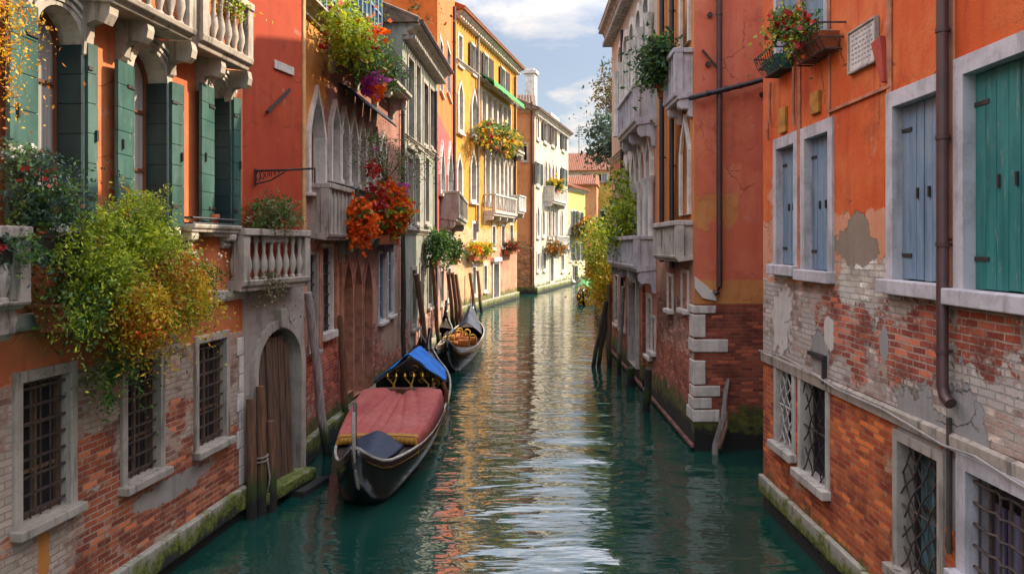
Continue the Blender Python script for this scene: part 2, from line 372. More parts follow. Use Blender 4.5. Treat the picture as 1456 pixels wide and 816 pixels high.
class Face:
    def __init__(s, bd, A, B):
        s.bd = bd; s.A = Vector(A[:2]); s.B = Vector(B[:2]); s.d = (s.B - s.A).normalized(); s.n = Vector((s.d.y, -s.d.x)); s.L = (s.B - s.A).length
        s.rot = math.atan2(s.d.y, s.d.x); s.mat = Matrix.Translation((s.A.x, s.A.y, 0)) @ Matrix.Rotation(s.rot, 4, 'Z'); s.holes = []
    def uv(s, px, py, w=0.0):
        r = Vector(((px - CX) / F, 1)); t = (s.A + s.n * w).dot(s.n) / r.dot(s.n)
        p = r * t; return (p - s.A).dot(s.d), H + (HY - py) / F * t
    def u(s, px, w=0.0): return s.uv(px, HY, w)[0]
    def world(s, u, w, z):
        p = s.A + s.d * u + s.n * w; return Vector((p.x, p.y, z))
    def at(s, px, py, w=0.0):
        u, z = s.uv(px, py, w); return s.world(u, w, z)
    def rect(s, xl, xr, yt, yb, w=0.0):
        xm = (xl + xr) / 2; a, b = s.u(xl, w), s.u(xr, w); return min(a, b), max(a, b), s.uv(xm, yb, w)[1], s.uv(xm, yt, w)[1]
    def build(s, mb, name, mats, parent=None, **kw):
        o = mb.build(name, mats, parent or s.bd.root, **kw)
        if parent is None: o.matrix_local = s.rel
        return o
    # ---- openings
    def win(s, xl, xr, yt, yb, arch=None, fr=.08, proud=.035, rec=.14, pane='glass', mull=(1, 2), sash='wood', sill=.07, grille=None, stone='stone', frame_z=None, rise=None, name='window', bars='rust_iron', rc=None, fb=None):
        u0, u1, z0, z1 = rc or s.rect(xl, xr, yt, yb)
        o = outl(u0, u1, z0, z1, arch, rise); s.holes.append((o, rec))
        mb = MB()
        k = .006
        inner = outl(u0 + k, u1 - k, z0 + k, z1 - k, arch, (rise - k) if rise else None)
        ft = frame_z if frame_z is not None else fr
        rr = (min(rise if rise else ((u1 - u0) / 2 * (1 if arch == 'round' else 1.9)), .7 * (z1 - z0)) + ft) if arch else None
        outer = outl(u0 - fr, u1 + fr, z0 - (fr if fb is None else fb), z1 + ft, arch, rr)
        mb.ring(outer, inner, -rec, proud)
        wo = s.build(mb, name, M[stone], bevel=.008)
        if sash:
            sb = MB(); t = min(.05, (u1 - u0) * .09)
            i2 = outl(u0 + k + t, u1 - k - t, z0 + k + t, z1 - k - t, arch, (rr - ft - t) if arch else None)
            sb.ring(inner, i2, -rec + .02, -rec + .07)
            for i in range(1, mull[0]):
                x = u0 + (u1 - u0) * i / mull[0]; top = z1 - t - (0 if not arch else .04 + (abs(x - (u0 + u1) / 2) / ((u1 - u0) / 2)) ** 2 * (rr - ft))
                sb.box(x - t / 3, x + t / 3, -rec + .025, -rec + .06, z0 + k, top)
            for i in range(1, mull[1]):
                z = z0 + (z1 - z0) * i / mull[1]
                if not arch or z < z1 - (rr - ft): sb.box(u0 + k, u1 - k, -rec + .03, -rec + .055, z - t / 3, z + t / 3)
            s.build(sb, 'sash', M[sash], wo)
        pb = MB(); pb.prism(outl(u0 - .02, u1 + .02, z0 - .02, z1 + .02, arch, (rr - ft + .02) if arch else None), -rec - .04, -rec + .03 if sash else -rec + .02)
        s.build(pb, 'pane', M[pane], wo)
        if sill:
            b = MB(); b.box(u0 - fr - .03, u1 + fr + .03, -.02, proud + .09, z0 - (fr if fb is None else fb) - sill, z0 - (fr if fb is None else fb) + .012); s.build(b, 'sill', M[stone], wo, bevel=.012)
        if grille:
            g = MB(); nx, nz = grille; r = min(.009, (u1 - u0) / nx * .1)
            for i in range(nx):
                x = u0 + (u1 - u0) * (i + .5) / nx; g.tube([(x, -.05, z0), (x, -.05, z1 - (0.1 if arch else 0))], r, 5)
            for i in range(nz):
                z = z0 + (z1 - z0) * (i + .5) / nz; g.box(u0, u1, -.05 + r, -.05 + r + .012, z - r * 1.4, z + r * 1.4)
            if nx * nz < 40:
                for i in range(nx - 1):                      # small forged scrolls between the bars
                    for j in range(0, nz - 1, 2):
                        x = u0 + (u1 - u0) * (i + 1) / nx; z = z0 + (z1 - z0) * (j + 1) / nz
                        g.tube([(x + .035 * math.cos(a), -.045, z + .05 * math.sin(a)) for a in [k * .8 for k in range(7)]], .006, 4)
            s.build(g, 'grille', M[bars], wo)
        return wo, (u0, u1, z0, z1)
    def leaf(s, win, a, b, z0, z1, mat='green_paint', t=.04, style='h', n=6, iron=True, name='shutter'):
        """one shutter leaf standing between plan points a and b (u, w)"""
        g = MB(); a = Vector(a); b = Vector(b); d = (b - a).normalized(); nn = Vector((d.y, -d.x))
        if nn.y < 0: nn = -nn
        if style == 'h':
            for i in range(n):
                h = (z1 - z0) / n; g.obox(a, b, t, z0 + i * h + .004, z0 + (i + 1) * h - .004)
            g.obox(a + d * .006 - nn * .006, b - d * .006 - nn * .006, t * .6, z0 + .002, z1 - .002)
        elif style == 'louvre':
            e = .04
            g.obox(a, a + d * e, t, z0, z1); g.obox(b - d * e, b, t, z0, z1); g.obox(a + d * e, b - d * e, t, z0, z0 + e); g.obox(a + d * e, b - d * e, t, z1 - e, z1)
            k = max(4, int((z1 - z0) / .07))
            for i in range(k): zz = z0 + e + (z1 - z0 - 2 * e) * (i + .5) / k; g.obox(a + d * e, b - d * e, t * .5, zz - .025, zz + .012)
            g.obox(a + d * .01 - nn * .012, b - d * .01 - nn * .012, t * .3, z0 + .01, z1 - .01)
        else:
            for i in range(n):
                p = a + (b - a) * (i / n) + d * (.002 + .003 * random.random()); q = a + (b - a) * ((i + 1) / n) - d * (.002 + .003 * random.random()); e = .007 * random.random()
                g.obox(p + nn * e, q + nn * (.007 * random.random()), t, z0 + .012 * random.random(), z1 - .006 * random.random())
            g.obox(a + d * .006 - nn * .008, b - d * .006 - nn * .008, t * .5, z0 + .003, z1 - .003)
        if iron:
            L = (b - a).length
            for zz in (z0 + (z1 - z0) * .14, z0 + (z1 - z0) * .86):
                g.obox(a + nn * (t / 2 + .008), a + d * min(.28, L * .45) + nn * (t / 2 + .008), .012, zz - .018, zz + .018, 1)
            p = a + d * L * .72 + nn * (t / 2 + .012); g.obox(p, p + d * .025, .025, z0 + (z1 - z0) * .46, z0 + (z1 - z0) * .52, 1)
        return s.build(g, name, [M[mat], M['iron']], win)
    # ---- stone and iron
    def balcony(s, xl, xr, yt, yb, w=.55, rail=.85, kind='stone', stone='stone', brackets=2, nb=None, rc=None, rail_mat=None, bk=None, bpx=None, bw=.09):
        u0, u1, z0, z1 = rc or s.rect(xl, xr, yt, yb, w)
        mb = MB(); h = z1 - z0
        mb.prismx([(-.02, z0 + h * .35), (w * .86, z0), (w * .9, z0 + h * .4), (w, z0 + h * .5), (w + .02, z1), (-.02, z1)], u0, u1)
        o = s.build(mb, 'balcony', M[stone], bevel=.012)
        L = u1 - u0
        if kind in ('stone', 'slab'):
            rb = MB(); rb.box(u0, u1, w - .17, w + .03, z1 + rail - .1, z1 + rail); rb.box(u0, u0 + .17, 0, w - .17, z1 + rail - .1, z1 + rail); rb.box(u1 - .17, u1, 0, w - .17, z1 + rail - .1, z1 + rail)
            s.build(rb, 'handrail', M[stone], o, bevel=.015)
            bb = MB()
            for x in (u0 + .005, u1 - .155): bb.box(x, x + .15, w - .155, w + .005, z1 + .002, z1 + rail - .102)
            H_ = rail - .1
            if kind == 'slab':
                bb.box(u0 + .16, u1 - .16, w - .1, w - .05, z1 + .002, z1 + H_); k = max(2, int(L / .35))
                for i in range(k + 1): x = u0 + .2 + (L - .4) * i / k; bb.box(x - .03, x + .03, w - .12, w - .02, z1 + .002, z1 + H_)
                for x in (u0 + .05, u1 - .1): bb.box(x, x + .05, .0, w - .16, z1 + .002, z1 + H_)
            else:
                prof = [(.045, 0), (.045, .05), (.028, .07), (.03, .12), (.062, .3), (.055, .42), (.026, .62), (.03, .8), (.045, .88), (.045, 1)]
                prof = [(r, z * H_) for r, z in prof]
                k = nb or max(2, int((L - .3) / .17))
                for i in range(k): bb.lathe((u0 + .22 + (L - .44) * i / max(1, k - 1), w - .075, z1), prof, 8)
                k2 = max(1, int((w - .2) / .17))
                for i in range(k2):
                    for x in (u0 + .08, u1 - .08): bb.lathe((x, .08 + (w - .3) * i / max(1, k2 - 1) if k2 > 1 else w / 3, z1), prof, 8)
            s.build(bb, 'balustrade', M[stone], o, smooth=True)
        else:
            rb = MB(); m = rail_mat or 'iron'
            path = [(u0 + .03, 0, z1 + rail), (u0 + .03, w - .04, z1 + rail), (u1 - .03, w - .04, z1 + rail), (u1 - .03, 0, z1 + rail)]
            for dz in (0, -rail * .12, -rail + .08): rb.tube([(a, b, c + dz) for a, b, c in path], .015, 5)
            k = nb or int(L / .11)
            for i in range(k + 1): x = u0 + .03 + (L - .06) * i / k; rb.tube([(x, w - .04, z1), (x, w - .04, z1 + rail)], .008, 4)
            for i in range(int(w / .13)):
                for x in (u0 + .03, u1 - .03): rb.tube([(x, i * .13, z1), (x, i * .13, z1 + rail)], .008, 4)
            s.build(rb, 'railing', M[m], o)
        for i in range(len(bpx) if bpx else brackets):
            x = s.u(bpx[i], w * .4) if bpx else u0 + .12 + (L - .24) * i / max(1, brackets - 1); b = MB(); q = w * .8; k = bk or min(.55, w * .95)
            b.prismx([(0, z0 - k), (.05, z0 - k), (.09, z0 - k + .04), (.1, z0 - k * .72), (q * .3, z0 - k * .55), (q * .55, z0 - k * .5), (q * .8, z0 - k * .55), (q * .95, z0 - k * .42), (q, z0 - k * .2), (q * .95, z0 + .02), (0, z0 + h * .3)], x - bw, x + bw)
            s.build(b, 'bracket', M[stone], o, bevel=.015)
        return o, (u0, u1, z0, z1)
    def cornice(s, z, h=.3, w=.3, stone='stone', u0=None, u1=None, dent=0, name='cornice'):
        u0 = 0 if u0 is None else u0; u1 = s.L if u1 is None else u1
        mb = MB(); mb.prismx([(.002, z), (w * .25, z), (w * .3, z + h * .35), (w * .6, z + h * .45), (w * .7, z + h * .75), (w, z + h * .8), (w, z + h), (.002, z + h)], u0, u1)
        if dent:
            k = int((u1 - u0) / dent)
            for i in range(k): x = u0 + (i + .5) * dent; mb.box(x - dent * .28, x + dent * .28, .003, w * .72, z - h * .35, z + .002)
        return s.build(mb, name, M[stone], bevel=.01)
    def gutter(s, z, w=.35, mat='pipe', r=.07):
        mb = MB(); mb.tube([(0, w, z), (s.L, w, z)], r, 8); return s.build(mb, 'gutter', M[mat], smooth=True)
    def pipe(s, px, yt, yb, r=.05, w=.09, mat='pipe', elbow=None, z=None, rings=4):
        u = s.u(px, w); z1, z0 = z or (s.uv(px, yt, w)[1], s.uv(px, yb, w)[1])
        mb = MB(); pts = [(u, w, z1), (u, w, z0)]
        if elbow: pts += [(u + elbow * .3, w, z0 - .09), (u + elbow, w, z0 - .13)]
        mb.tube(pts, r, 12)
        for i in range(rings):
            zz = z0 + (z1 - z0) * (i + .3) / rings; mb.tube([(u, w, zz), (u, w, zz + .035)], r * 1.18, 12); mb.box(u - .012, u + .012, 0, w, zz + .005, zz + .03)
        return s.build(mb, 'drainpipe', M[mat], smooth=True)
    # ---- the wall itself: facade with openings and reveals, plus returns, back and top
    def finish(s, mat, ztop, depth=6, sides='LR', zbot=-1.0, top=True, name='wall'):
        mb = MB(); ol = [(0, zbot), (s.L, zbot), (s.L, ztop), (0, ztop)]
        polys = [[Vector((a, b, 0)) for a, b in ol]] + [[Vector((a, b, 0)) for a, b in h] for h, _ in s.holes]
        tri = tessellate_polygon(polys); flat = [q for p in polys for q in p]
        mb.add([(q.x, 0, q.y) for q in flat], [tuple(t) for t in tri])
        for h, rec in s.holes:
            n = len(h); mb.add([(a, 0, b) for a, b in h] + [(a, -rec - .01, b) for a, b in h], [(i, (i + 1) % n, n + (i + 1) % n, n + i) for i in range(n)])
        L = s.L; D = depth
        if 'L' in sides: mb.add([(0, 0, zbot), (0, -D, zbot), (0, -D, ztop), (0, 0, ztop)], [(0, 1, 2, 3)])
        if 'R' in sides: mb.add([(L, 0, zbot), (L, -D, zbot), (L, -D, ztop), (L, 0, ztop)], [(0, 1, 2, 3)])
        mb.add([(0, -D, zbot), (L, -D, zbot), (L, -D, ztop), (0, -D, ztop)], [(0, 1, 2, 3)])
        if top: mb.add([(0, 0, ztop), (L, 0, ztop), (L, -D, ztop), (0, -D, ztop)], [(0, 1, 2, 3)])
        return s.build(mb, name, mat)
    def roof(s, z, depth=6, rise=1.6, over=.4, mat='tile', rows=True):
        mb = MB(); L = s.L
        mb.prismx([(over, z), (over, z + .08), (-depth / 2, z + rise + .08), (-depth - over, z + .08), (-depth - over, z)], -.15, L + .15)
        if rows:
            k = int((L + .3) / .24)
            for i in range(k):
                x = -.1 + i * .24; mb.tube([(x, over + .03, z + .1), (x, -depth / 2, z + rise + .1)], .07, 6)
        return s.build(mb, 'roof', M[mat])
    def plate(s, xl, xr, yt, yb, mat, name, t=.03, w0=.002):
        u0, u1, z0, z1 = s.rect(xl, xr, yt, yb); mb = MB(); mb.box(u0, u1, w0, w0 + t, z0, z1); return s.build(mb, name, M[mat], bevel=.006)

# ------------------------------------------------------------------ plants
rng = np.random.default_rng(11)
def leaf_mesh(name, C, size, mat, parent, asp=.5, up=.0, jitter=.55):
    """a small folded leaf at every point of C"""
    n = len(C); C = np.asarray(C, float)
    a = rng.normal(size=(n, 3)); a[:, 2] += up; a /= np.linalg.norm(a, axis=1)[:, None]
    b = rng.normal(size=(n, 3)); b -= (b * a).sum(1)[:, None] * a; b /= np.linalg.norm(b, axis=1)[:, None]
    c = np.cross(a, b); l = size * (1 - jitter + 2 * jitter * rng.random((n, 1))); w = l * asp
    V = np.stack([C - a * l, C + b * w + c * w * .35, C + a * l, C - b * w + c * w * .35], 1).reshape(-1, 3)
    me = bpy.data.meshes.new(name); me.vertices.add(4 * n); me.vertices.foreach_set('co', V.ravel())
    me.loops.add(4 * n); me.loops.foreach_set('vertex_index', np.arange(4 * n)); me.polygons.add(n)
    me.polygons.foreach_set('loop_start', np.arange(n) * 4); me.update(calc_edges=True); me.materials.append(M[mat])
    o = bpy.data.objects.new(name, me); COL.objects.link(o)
    if parent: o.parent = parent
    return o
def sprigs(blobs, n, clump=10, spread=.09, shell=.5, droop=.0):
    """points for n leaves: twigs spread through the blobs, each with its own clump of leaves"""
    vol = np.array([b[1][0] * b[1][1] * b[1][2] for b in blobs]) ** .75; vol /= vol.sum()
    k = max(1, n // clump); idx = rng.choice(len(blobs), k, p=vol)
    c = np.array([b[0] for b in blobs])[idx]; r = np.array([b[1] for b in blobs])[idx]
    d = rng.normal(size=(k, 3)); d /= np.linalg.norm(d, axis=1)[:, None]
    rad = rng.random((k, 1)) ** (1 / 3 * shell + .05); rad *= 1 + .22 * rng.normal(size=(k, 1)) * (rng.random((k, 1)) < .3)
    tw = c + d * rad * r
    t = (np.arange(clump)[None, :, None] + rng.random((k, clump, 1))) / clump
    dirs = d[:, None, :] * np.array([1, 1, .5]) + rng.normal(size=(k, 1, 3)) * .55 + np.array([0, 0, .35]); ln = spread * (1.2 + 2.4 * rng.random((k, 1, 1)) ** 2)
    pts = tw[:, None, :] + dirs * t * ln + rng.normal(size=(k, clump, 3)) * spread * .26
    pts[..., 2] -= (t[..., 0] ** 2) * ln[..., 0] * (.5 + droop * 3)
    return pts.reshape(-1, 3), tw
def plant(name, label, cat, base, blobs, leaves, flowers=(), stems=8, stem_r=.008, pot=None, group=None, sprays=(), stem_mat='old_wood', spread=.09, droop=.1, clump=10, shell=.6, trunk=None):
    """blobs in world coordinates; leaves / flowers: (count, size, material[, blob list])"""
    base = Vector(base); root = empty(name, base); tag(root, label, cat, group)
    loc = lambda bl: [(tuple(Vector(c) - base), r) for c, r in bl]
    tws = None
    for i, q in enumerate(leaves):
        pts, tw = sprigs(loc(q[3] if len(q) > 3 else blobs), q[0], clump, spread, shell, droop)
        leaf_mesh('foliage', pts, q[1], q[2], root, q[4] if len(q) > 4 else .5)
        if tws is None: tws = tw
    for q in flowers:
        pts, tw = sprigs(loc(q[3] if len(q) > 3 else blobs), q[0], q[4] if len(q) > 4 else 4, spread * .5, .15, 0)
        leaf_mesh('blossoms', pts, q[1], q[2], root, .9)
    if sprays:                                          # long arching shoots with leaves along them
        sm = MB(False); pl = {}
        for a, b, sag, mt, nl, sz in sprays:
            a = Vector(a) - base; b = Vector(b) - base; q = [a + (b - a) * t + Vector((0, 0, sag * 4 * t * (1 - t))) for t in [k / 7 for k in range(8)]]
            sm.tube(q, .006, 4, 0, .002)
            for k in range(nl):
                t = 7 * (k + rng.random()) / nl; i = min(6, int(t)); p = q[i].lerp(q[i + 1], t - i); pl.setdefault((mt, sz), []).append(tuple(p + Vector(rng.normal(size=3)) * sz * 1.1))
        sm.build('shoots', M[stem_mat], root)
        for (mt, sz), ps in pl.items(): leaf_mesh('shoot_leaves', ps, sz, mt, root, .42)
    if stems:
        mb = MB(False)
        if trunk: mb.tube([(0, 0, 0)] + [tuple(Vector(t) - base) for t in trunk], stem_r * 3.2, 7, 0, stem_r * 1.5)
        src = Vector(trunk[-1]) - base if trunk else Vector((0, 0, 0))
        for i in range(stems):
            e = Vector(tws[rng.integers(len(tws))]); mid = (src + e) / 2 + Vector((0, 0, .12 * e.length)); q = src + (e - src) * .25
            mb.tube([src, (q + mid) / 2, mid, e], stem_r * (2 if trunk else 1), 5, 0, stem_r * .4)
        mb.build('trunk' if trunk else 'stems', M[stem_mat], root)
    if pot: pot(root)
    return root
def trough(L, wd, h, mat, rz=0, dz=0):
    def f(root):
        mb = MB(False); c, s_ = math.cos(rz), math.sin(rz)
        rp = lambda x, y, z: (x * c - y * s_, x * s_ + y * c, z + dz)
        b = [rp(x, y, -h) for x, y in ((-L / 2 * .95, -wd * .42), (L / 2 * .95, -wd * .42), (L / 2 * .95, wd * .42), (-L / 2 * .95, wd * .42))]
        t = [rp(x, y, 0) for x, y in ((-L / 2, -wd / 2), (L / 2, -wd / 2), (L / 2, wd / 2), (-L / 2, wd / 2))]
        mb.hexa(b, t)
        t2 = [rp(x * 1.03, y * 1.08, -.03) for x, y in ((-L / 2, -wd / 2), (L / 2, -wd / 2), (L / 2, wd / 2), (-L / 2, wd / 2))]; t3 = [(a, b_, q + .035) for a, b_, q in t2]; mb.hexa(t2, t3)
        mb.build('planter', M[mat], root, bevel=.008)
    return f
def round_pot(r, h, mat='terracotta'):
    def f(root):
        mb = MB(False); mb.lathe((0, 0, -h), [(r * .66, 0), (r * .9, h * .78), (r, h * .8), (r * 1.02, h), (r * .85, h * 1.0), (r * .8, h * .93)], 14); mb.build('flower_pot', M[mat], root, smooth=True)
    return f
def blob(face, px, py, rpx, rpy, w=.3, rd=.25):
    """ellipsoid of foliage hanging off a wall: centre pixel, radii in pixels, distance out of the wall"""
    c = face.at(px, py, w); k = c.y / F; return (tuple(c), (max(.05, rpx * k), rd, rpy * k))
def blobY(px, py, rpx, rpy, Y, rd=None):
    c = P(px, py, Y); k = Y / F; return (tuple(c), (rpx * k, rd or rpx * k, rpy * k))
# ------------------------------------------------------------------ water, ground
def make_water():
    N = NT('canal_water'); v = N.oc()
    n1 = N.noise(N.map(v, (.6, 2.0, 1)), 1.7, 1.5, .45, .4); n2 = N.noise(N.map(v, (.7, 2.0, 1), (4, 2, 0)), 4.6, 1, .4)
    h = N.m('ADD', N.m('MULTIPLY', n1, 1.0), N.m('MULTIPLY', n2, .35))
    dep = N.noise(v, .35, 3, .5)
    col = N.mix(N.ss(dep, .35, .65), (.005, .042, .031), (.009, .054, .039))
    N.bsdf(col, .012, N.bump(h, .42, .05), IOR=2.7, Specular_IOR_Level=.5)
    rows = [2.2]
    while rows[-1] < 125: rows.append(rows[-1] + max(.045, .0042 * rows[-1]))
    ys = np.array(rows); xs = np.linspace(-9, 12, 210)
    X, Y = np.meshgrid(xs, ys)
    r = np.random.default_rng(5); Z = np.zeros_like(X)
    for i in range(38):
        wl = .42 * (1.08 ** i) if i < 22 else .5 + r.random() * 2.2
        th = math.pi / 2 + r.normal() * (.4 if wl < 1.2 else .3); k = 2 * math.pi / wl
        amp = .0017 * wl ** (.75 if wl < .9 else .1) * (.6 + .8 * r.random())
        lod = np.clip(1 - (.0042 * Y * 3.2 / wl - .6), 0, 1)
        ph = r.random() * 6.28; wx = X + .12 * np.sin(Y * 1.7 + i) ; wy = Y + .10 * np.sin(X * 2.3 + i * 1.3)
        Z += amp * lod * np.sin(k * (math.cos(th) * wx + math.sin(th) * wy) + ph)
    Z *= .75 + .35 * np.sin(X * .5 + Y * .21) * np.sin(Y * .33 + 1)
    n, m = X.shape; V = np.stack([X, Y, Z], -1).reshape(-1, 3)
    I = np.arange(n * m).reshape(n, m); Q = np.stack([I[:-1, :-1], I[:-1, 1:], I[1:, 1:], I[1:, :-1]], -1).reshape(-1, 4)
    e = 900.0; k = len(V)
    ring = [(-e, -e, -.02), (e, -e, -.02), (e, e, -.02), (-e, e, -.02), (-9, 2.2, -.02), (12, 2.2, -.02), (12, ys[-1], -.02), (-9, ys[-1], -.02)]
    V = np.vstack([V, ring]); Q2 = np.array([[k, k + 1, k + 5, k + 4], [k + 1, k + 2, k + 6, k + 5], [k + 2, k + 3, k + 7, k + 6], [k + 3, k, k + 4, k + 7]])
    Q = np.vstack([Q, Q2])
    me = bpy.data.meshes.new('canal_water'); me.vertices.add(len(V)); me.vertices.foreach_set('co', V.ravel()); me.loops.add(Q.size); me.loops.foreach_set('vertex_index', Q.ravel())
    me.polygons.add(len(Q)); me.polygons.foreach_set('loop_start', np.arange(len(Q)) * 4); me.update(calc_edges=True)
    me.polygons.foreach_set('use_smooth', [True] * len(Q)); me.materials.append(N.mat)
    o = bpy.data.objects.new('canal_water', me); COL.objects.link(o); tag(o, kind='structure')
make_water()
def ground(name, pts, z, depth=2.0):
    mb = MB(False); mb.prism([(p[0], p[1]) for p in pts], 0, 1)     # built flat, then laid down
    mb.v = [(a, c, z - depth * (1 - b)) for a, b, c in mb.v]
    tag(mb.build(name, M['ground']), kind='structure')

# ------------------------------------------------------------------ LEFT 1: orange house with green shutters
ORANGE = ('p', (.46, .120, .038), (.54, .170, .06), (.36, .085, .03))
BR = ('b', (.36, .062, .022), (.46, .125, .040), (.38, .28, .20), (.52, .41, .31), .34)
BRP = ('b', (.36, .19, .125), (.47, .30, .21), (.40, .31, .24), (.50, .40, .31), .72)
CEM = ('p', (.27, .245, .22), (.33, .30, .27), (.2, .18, .165))
b1 = Bd('orange_house', 'orange stucco house with green shutters and barred ground floor windows above a brick base', 'house')
L1 = b1.face((-4.98, 3.0), (-3.96, 11.37))
M['stone_old'] = stonemat('old_balcony_stone', (.40, .35, .29), .8)
def on1(x, y): return L1.uv(x, y)
def build_left1():
    f = L1
    # barred ground floor windows
    for xl, xr, yt, yb in ((28, 98, 536, 732), (178, 226, 512, 676), (280, 320, 484, 630)):
        f.win(xl, xr, yt, yb, fr=.09, rec=.16, pane='dark', sash='old_wood', mull=(2, 3), sill=.08, grille=(5, 8), stone='stone_old', frame_z=.10, fb=.02)
    # arched first floor windows with folding shutters
    zb = on1(200, 300)[1] - .1
    for xl, xr, yt, lft, dark, rgt, nb in ((44, 110, 8, (8, 43), (82, 110), (111, 137), 6), (182, 232, 70, (163, 190), (209, 233), (236, 260), 7), (297, 322, 112, (283, 297), (302, 321), (321, 341), 8)):
        u0, u1 = f.u(xl), f.u(xr); z1 = f.uv((xl + xr) / 2, yt)[1]; z0 = f.uv(300, 327)[1]
        w, _ = f.win(0, 0, 0, 0, arch='round', rc=(u0, u1, z0, z1), fr=.11, proud=.06, rec=.26, pane='curtain', mull=(2, 3), sash='wood', sill=.09, stone='stone', fb=.0)
        mo = MB(); a = (u1 - u0) / 2
        for e0, e1, pr in ((.112, .15, .085), (.04, .075, .075)):
            mo.ring(outl(u0 - e1, u1 + e1, z1 - a, z1 + e1, 'round')[2:] , outl(u0 - e0, u1 + e0, z1 - a, z1 + e0, 'round')[2:], .0, pr, 0, False)
        f.build(mo, 'arch_moulding', M['stone'], w)
        zs = z1 - a * .95
        # hinged panels: left leaf against the wall, right leaf against the wall, dark leaf folded into the far reveal
        f.leaf(w, (u0 - .02, .07), (f.u(lft[0], .1), .12), z0 + .02, zs + (.18 if xl == 44 else .04), n=nb)
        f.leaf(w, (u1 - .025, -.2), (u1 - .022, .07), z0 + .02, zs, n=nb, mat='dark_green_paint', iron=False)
        f.leaf(w, (u1 + .02, .085), (f.u(rgt[1], .1), .10), z0 + .02, zs + .03, n=nb)
    # stone balcony under the third window and a string course
    f.balcony(276, 343, 320, 331, w=.22, rail=.01, kind='iron', brackets=2, nb=1)
    u0, _, z0, z1 = f.rect(300, 350, 412, 427)
    mb = MB(); mb.prismx([(0, z0), (.05, z0), (.07, z0 + .04), (.09, z1), (0, z1 + .01)], 0, f.L - .001); f.build(mb, 'string_course', M['stone'], bevel=.006)
    # upper balconies on scrolled brackets
    f.balcony(168, 279, 15, 31, w=.48, rail=.8, kind='stone', nb=6, bpx=[192, 256], bk=.4, bw=.06, stone='stone_old')
    f.balcony(288, 360, 66, 84, w=.45, rail=.75, kind='stone', nb=6, bpx=[300, 339], bk=.4, bw=.06, stone='stone_old')
    f.balcony(30, 150, -95, -70, w=.48, rail=.8, kind='stone', nb=6, bk=.75, bpx=[139], bw=.07, stone='stone_old')
    # low balcony at the near end
    f.balcony(-150, 44, 436, 450, w=.5, rail=.62, kind='stone', stone='stone_old')
    # plinth of stone blocks along the water
    mb = MB(); u = 0.0; zt = .47; r = random.Random(3)
    while u < f.L:
        l = min(.75 + r.random() * .5, f.L - u); mb.box(u + .006, u + l - .006, .004, .10 + r.random() * .012, .17, zt + r.random() * .012); u += l
    f.build(mb, 'plinth', M['stone_moss'], bevel=.015)
    mb = MB()                                     # pale quoin strip at the far corner
    z = .5
    while z < 2.5: mb.box(f.L - .13 - (.07 if r.random() < .5 else 0), f.L - .004, .003, .022, z + .006, z + .26); z += .27
    f.build(mb, 'quoin', M['stone_pale'], bevel=.006)
    p = on1(255, 560)
    wm = wallmat('orange_house_wall', BR, [(BRP, 1.45, 1.1), (ORANGE, 2.74, .04)],
                 [(CEM, *on1(250, 690), .8, .14, .5), (BRP, *on1(60, 790), .6, .35, .6), (BR, *on1(130, 660), .5, .28, .6), (BRP, *on1(245, 560), .28, .7, .7), (BR, *on1(255, 590), .35, .22, .5), (('p', (.5, .2, .04), (.45, .16, .03), (.3, .1, .03)), *on1(62, 780), .07, .4, .3)], moss=.25, algae=.2, drip=.12)
    f.finish(wm, 9.5, 6)
build_left1()

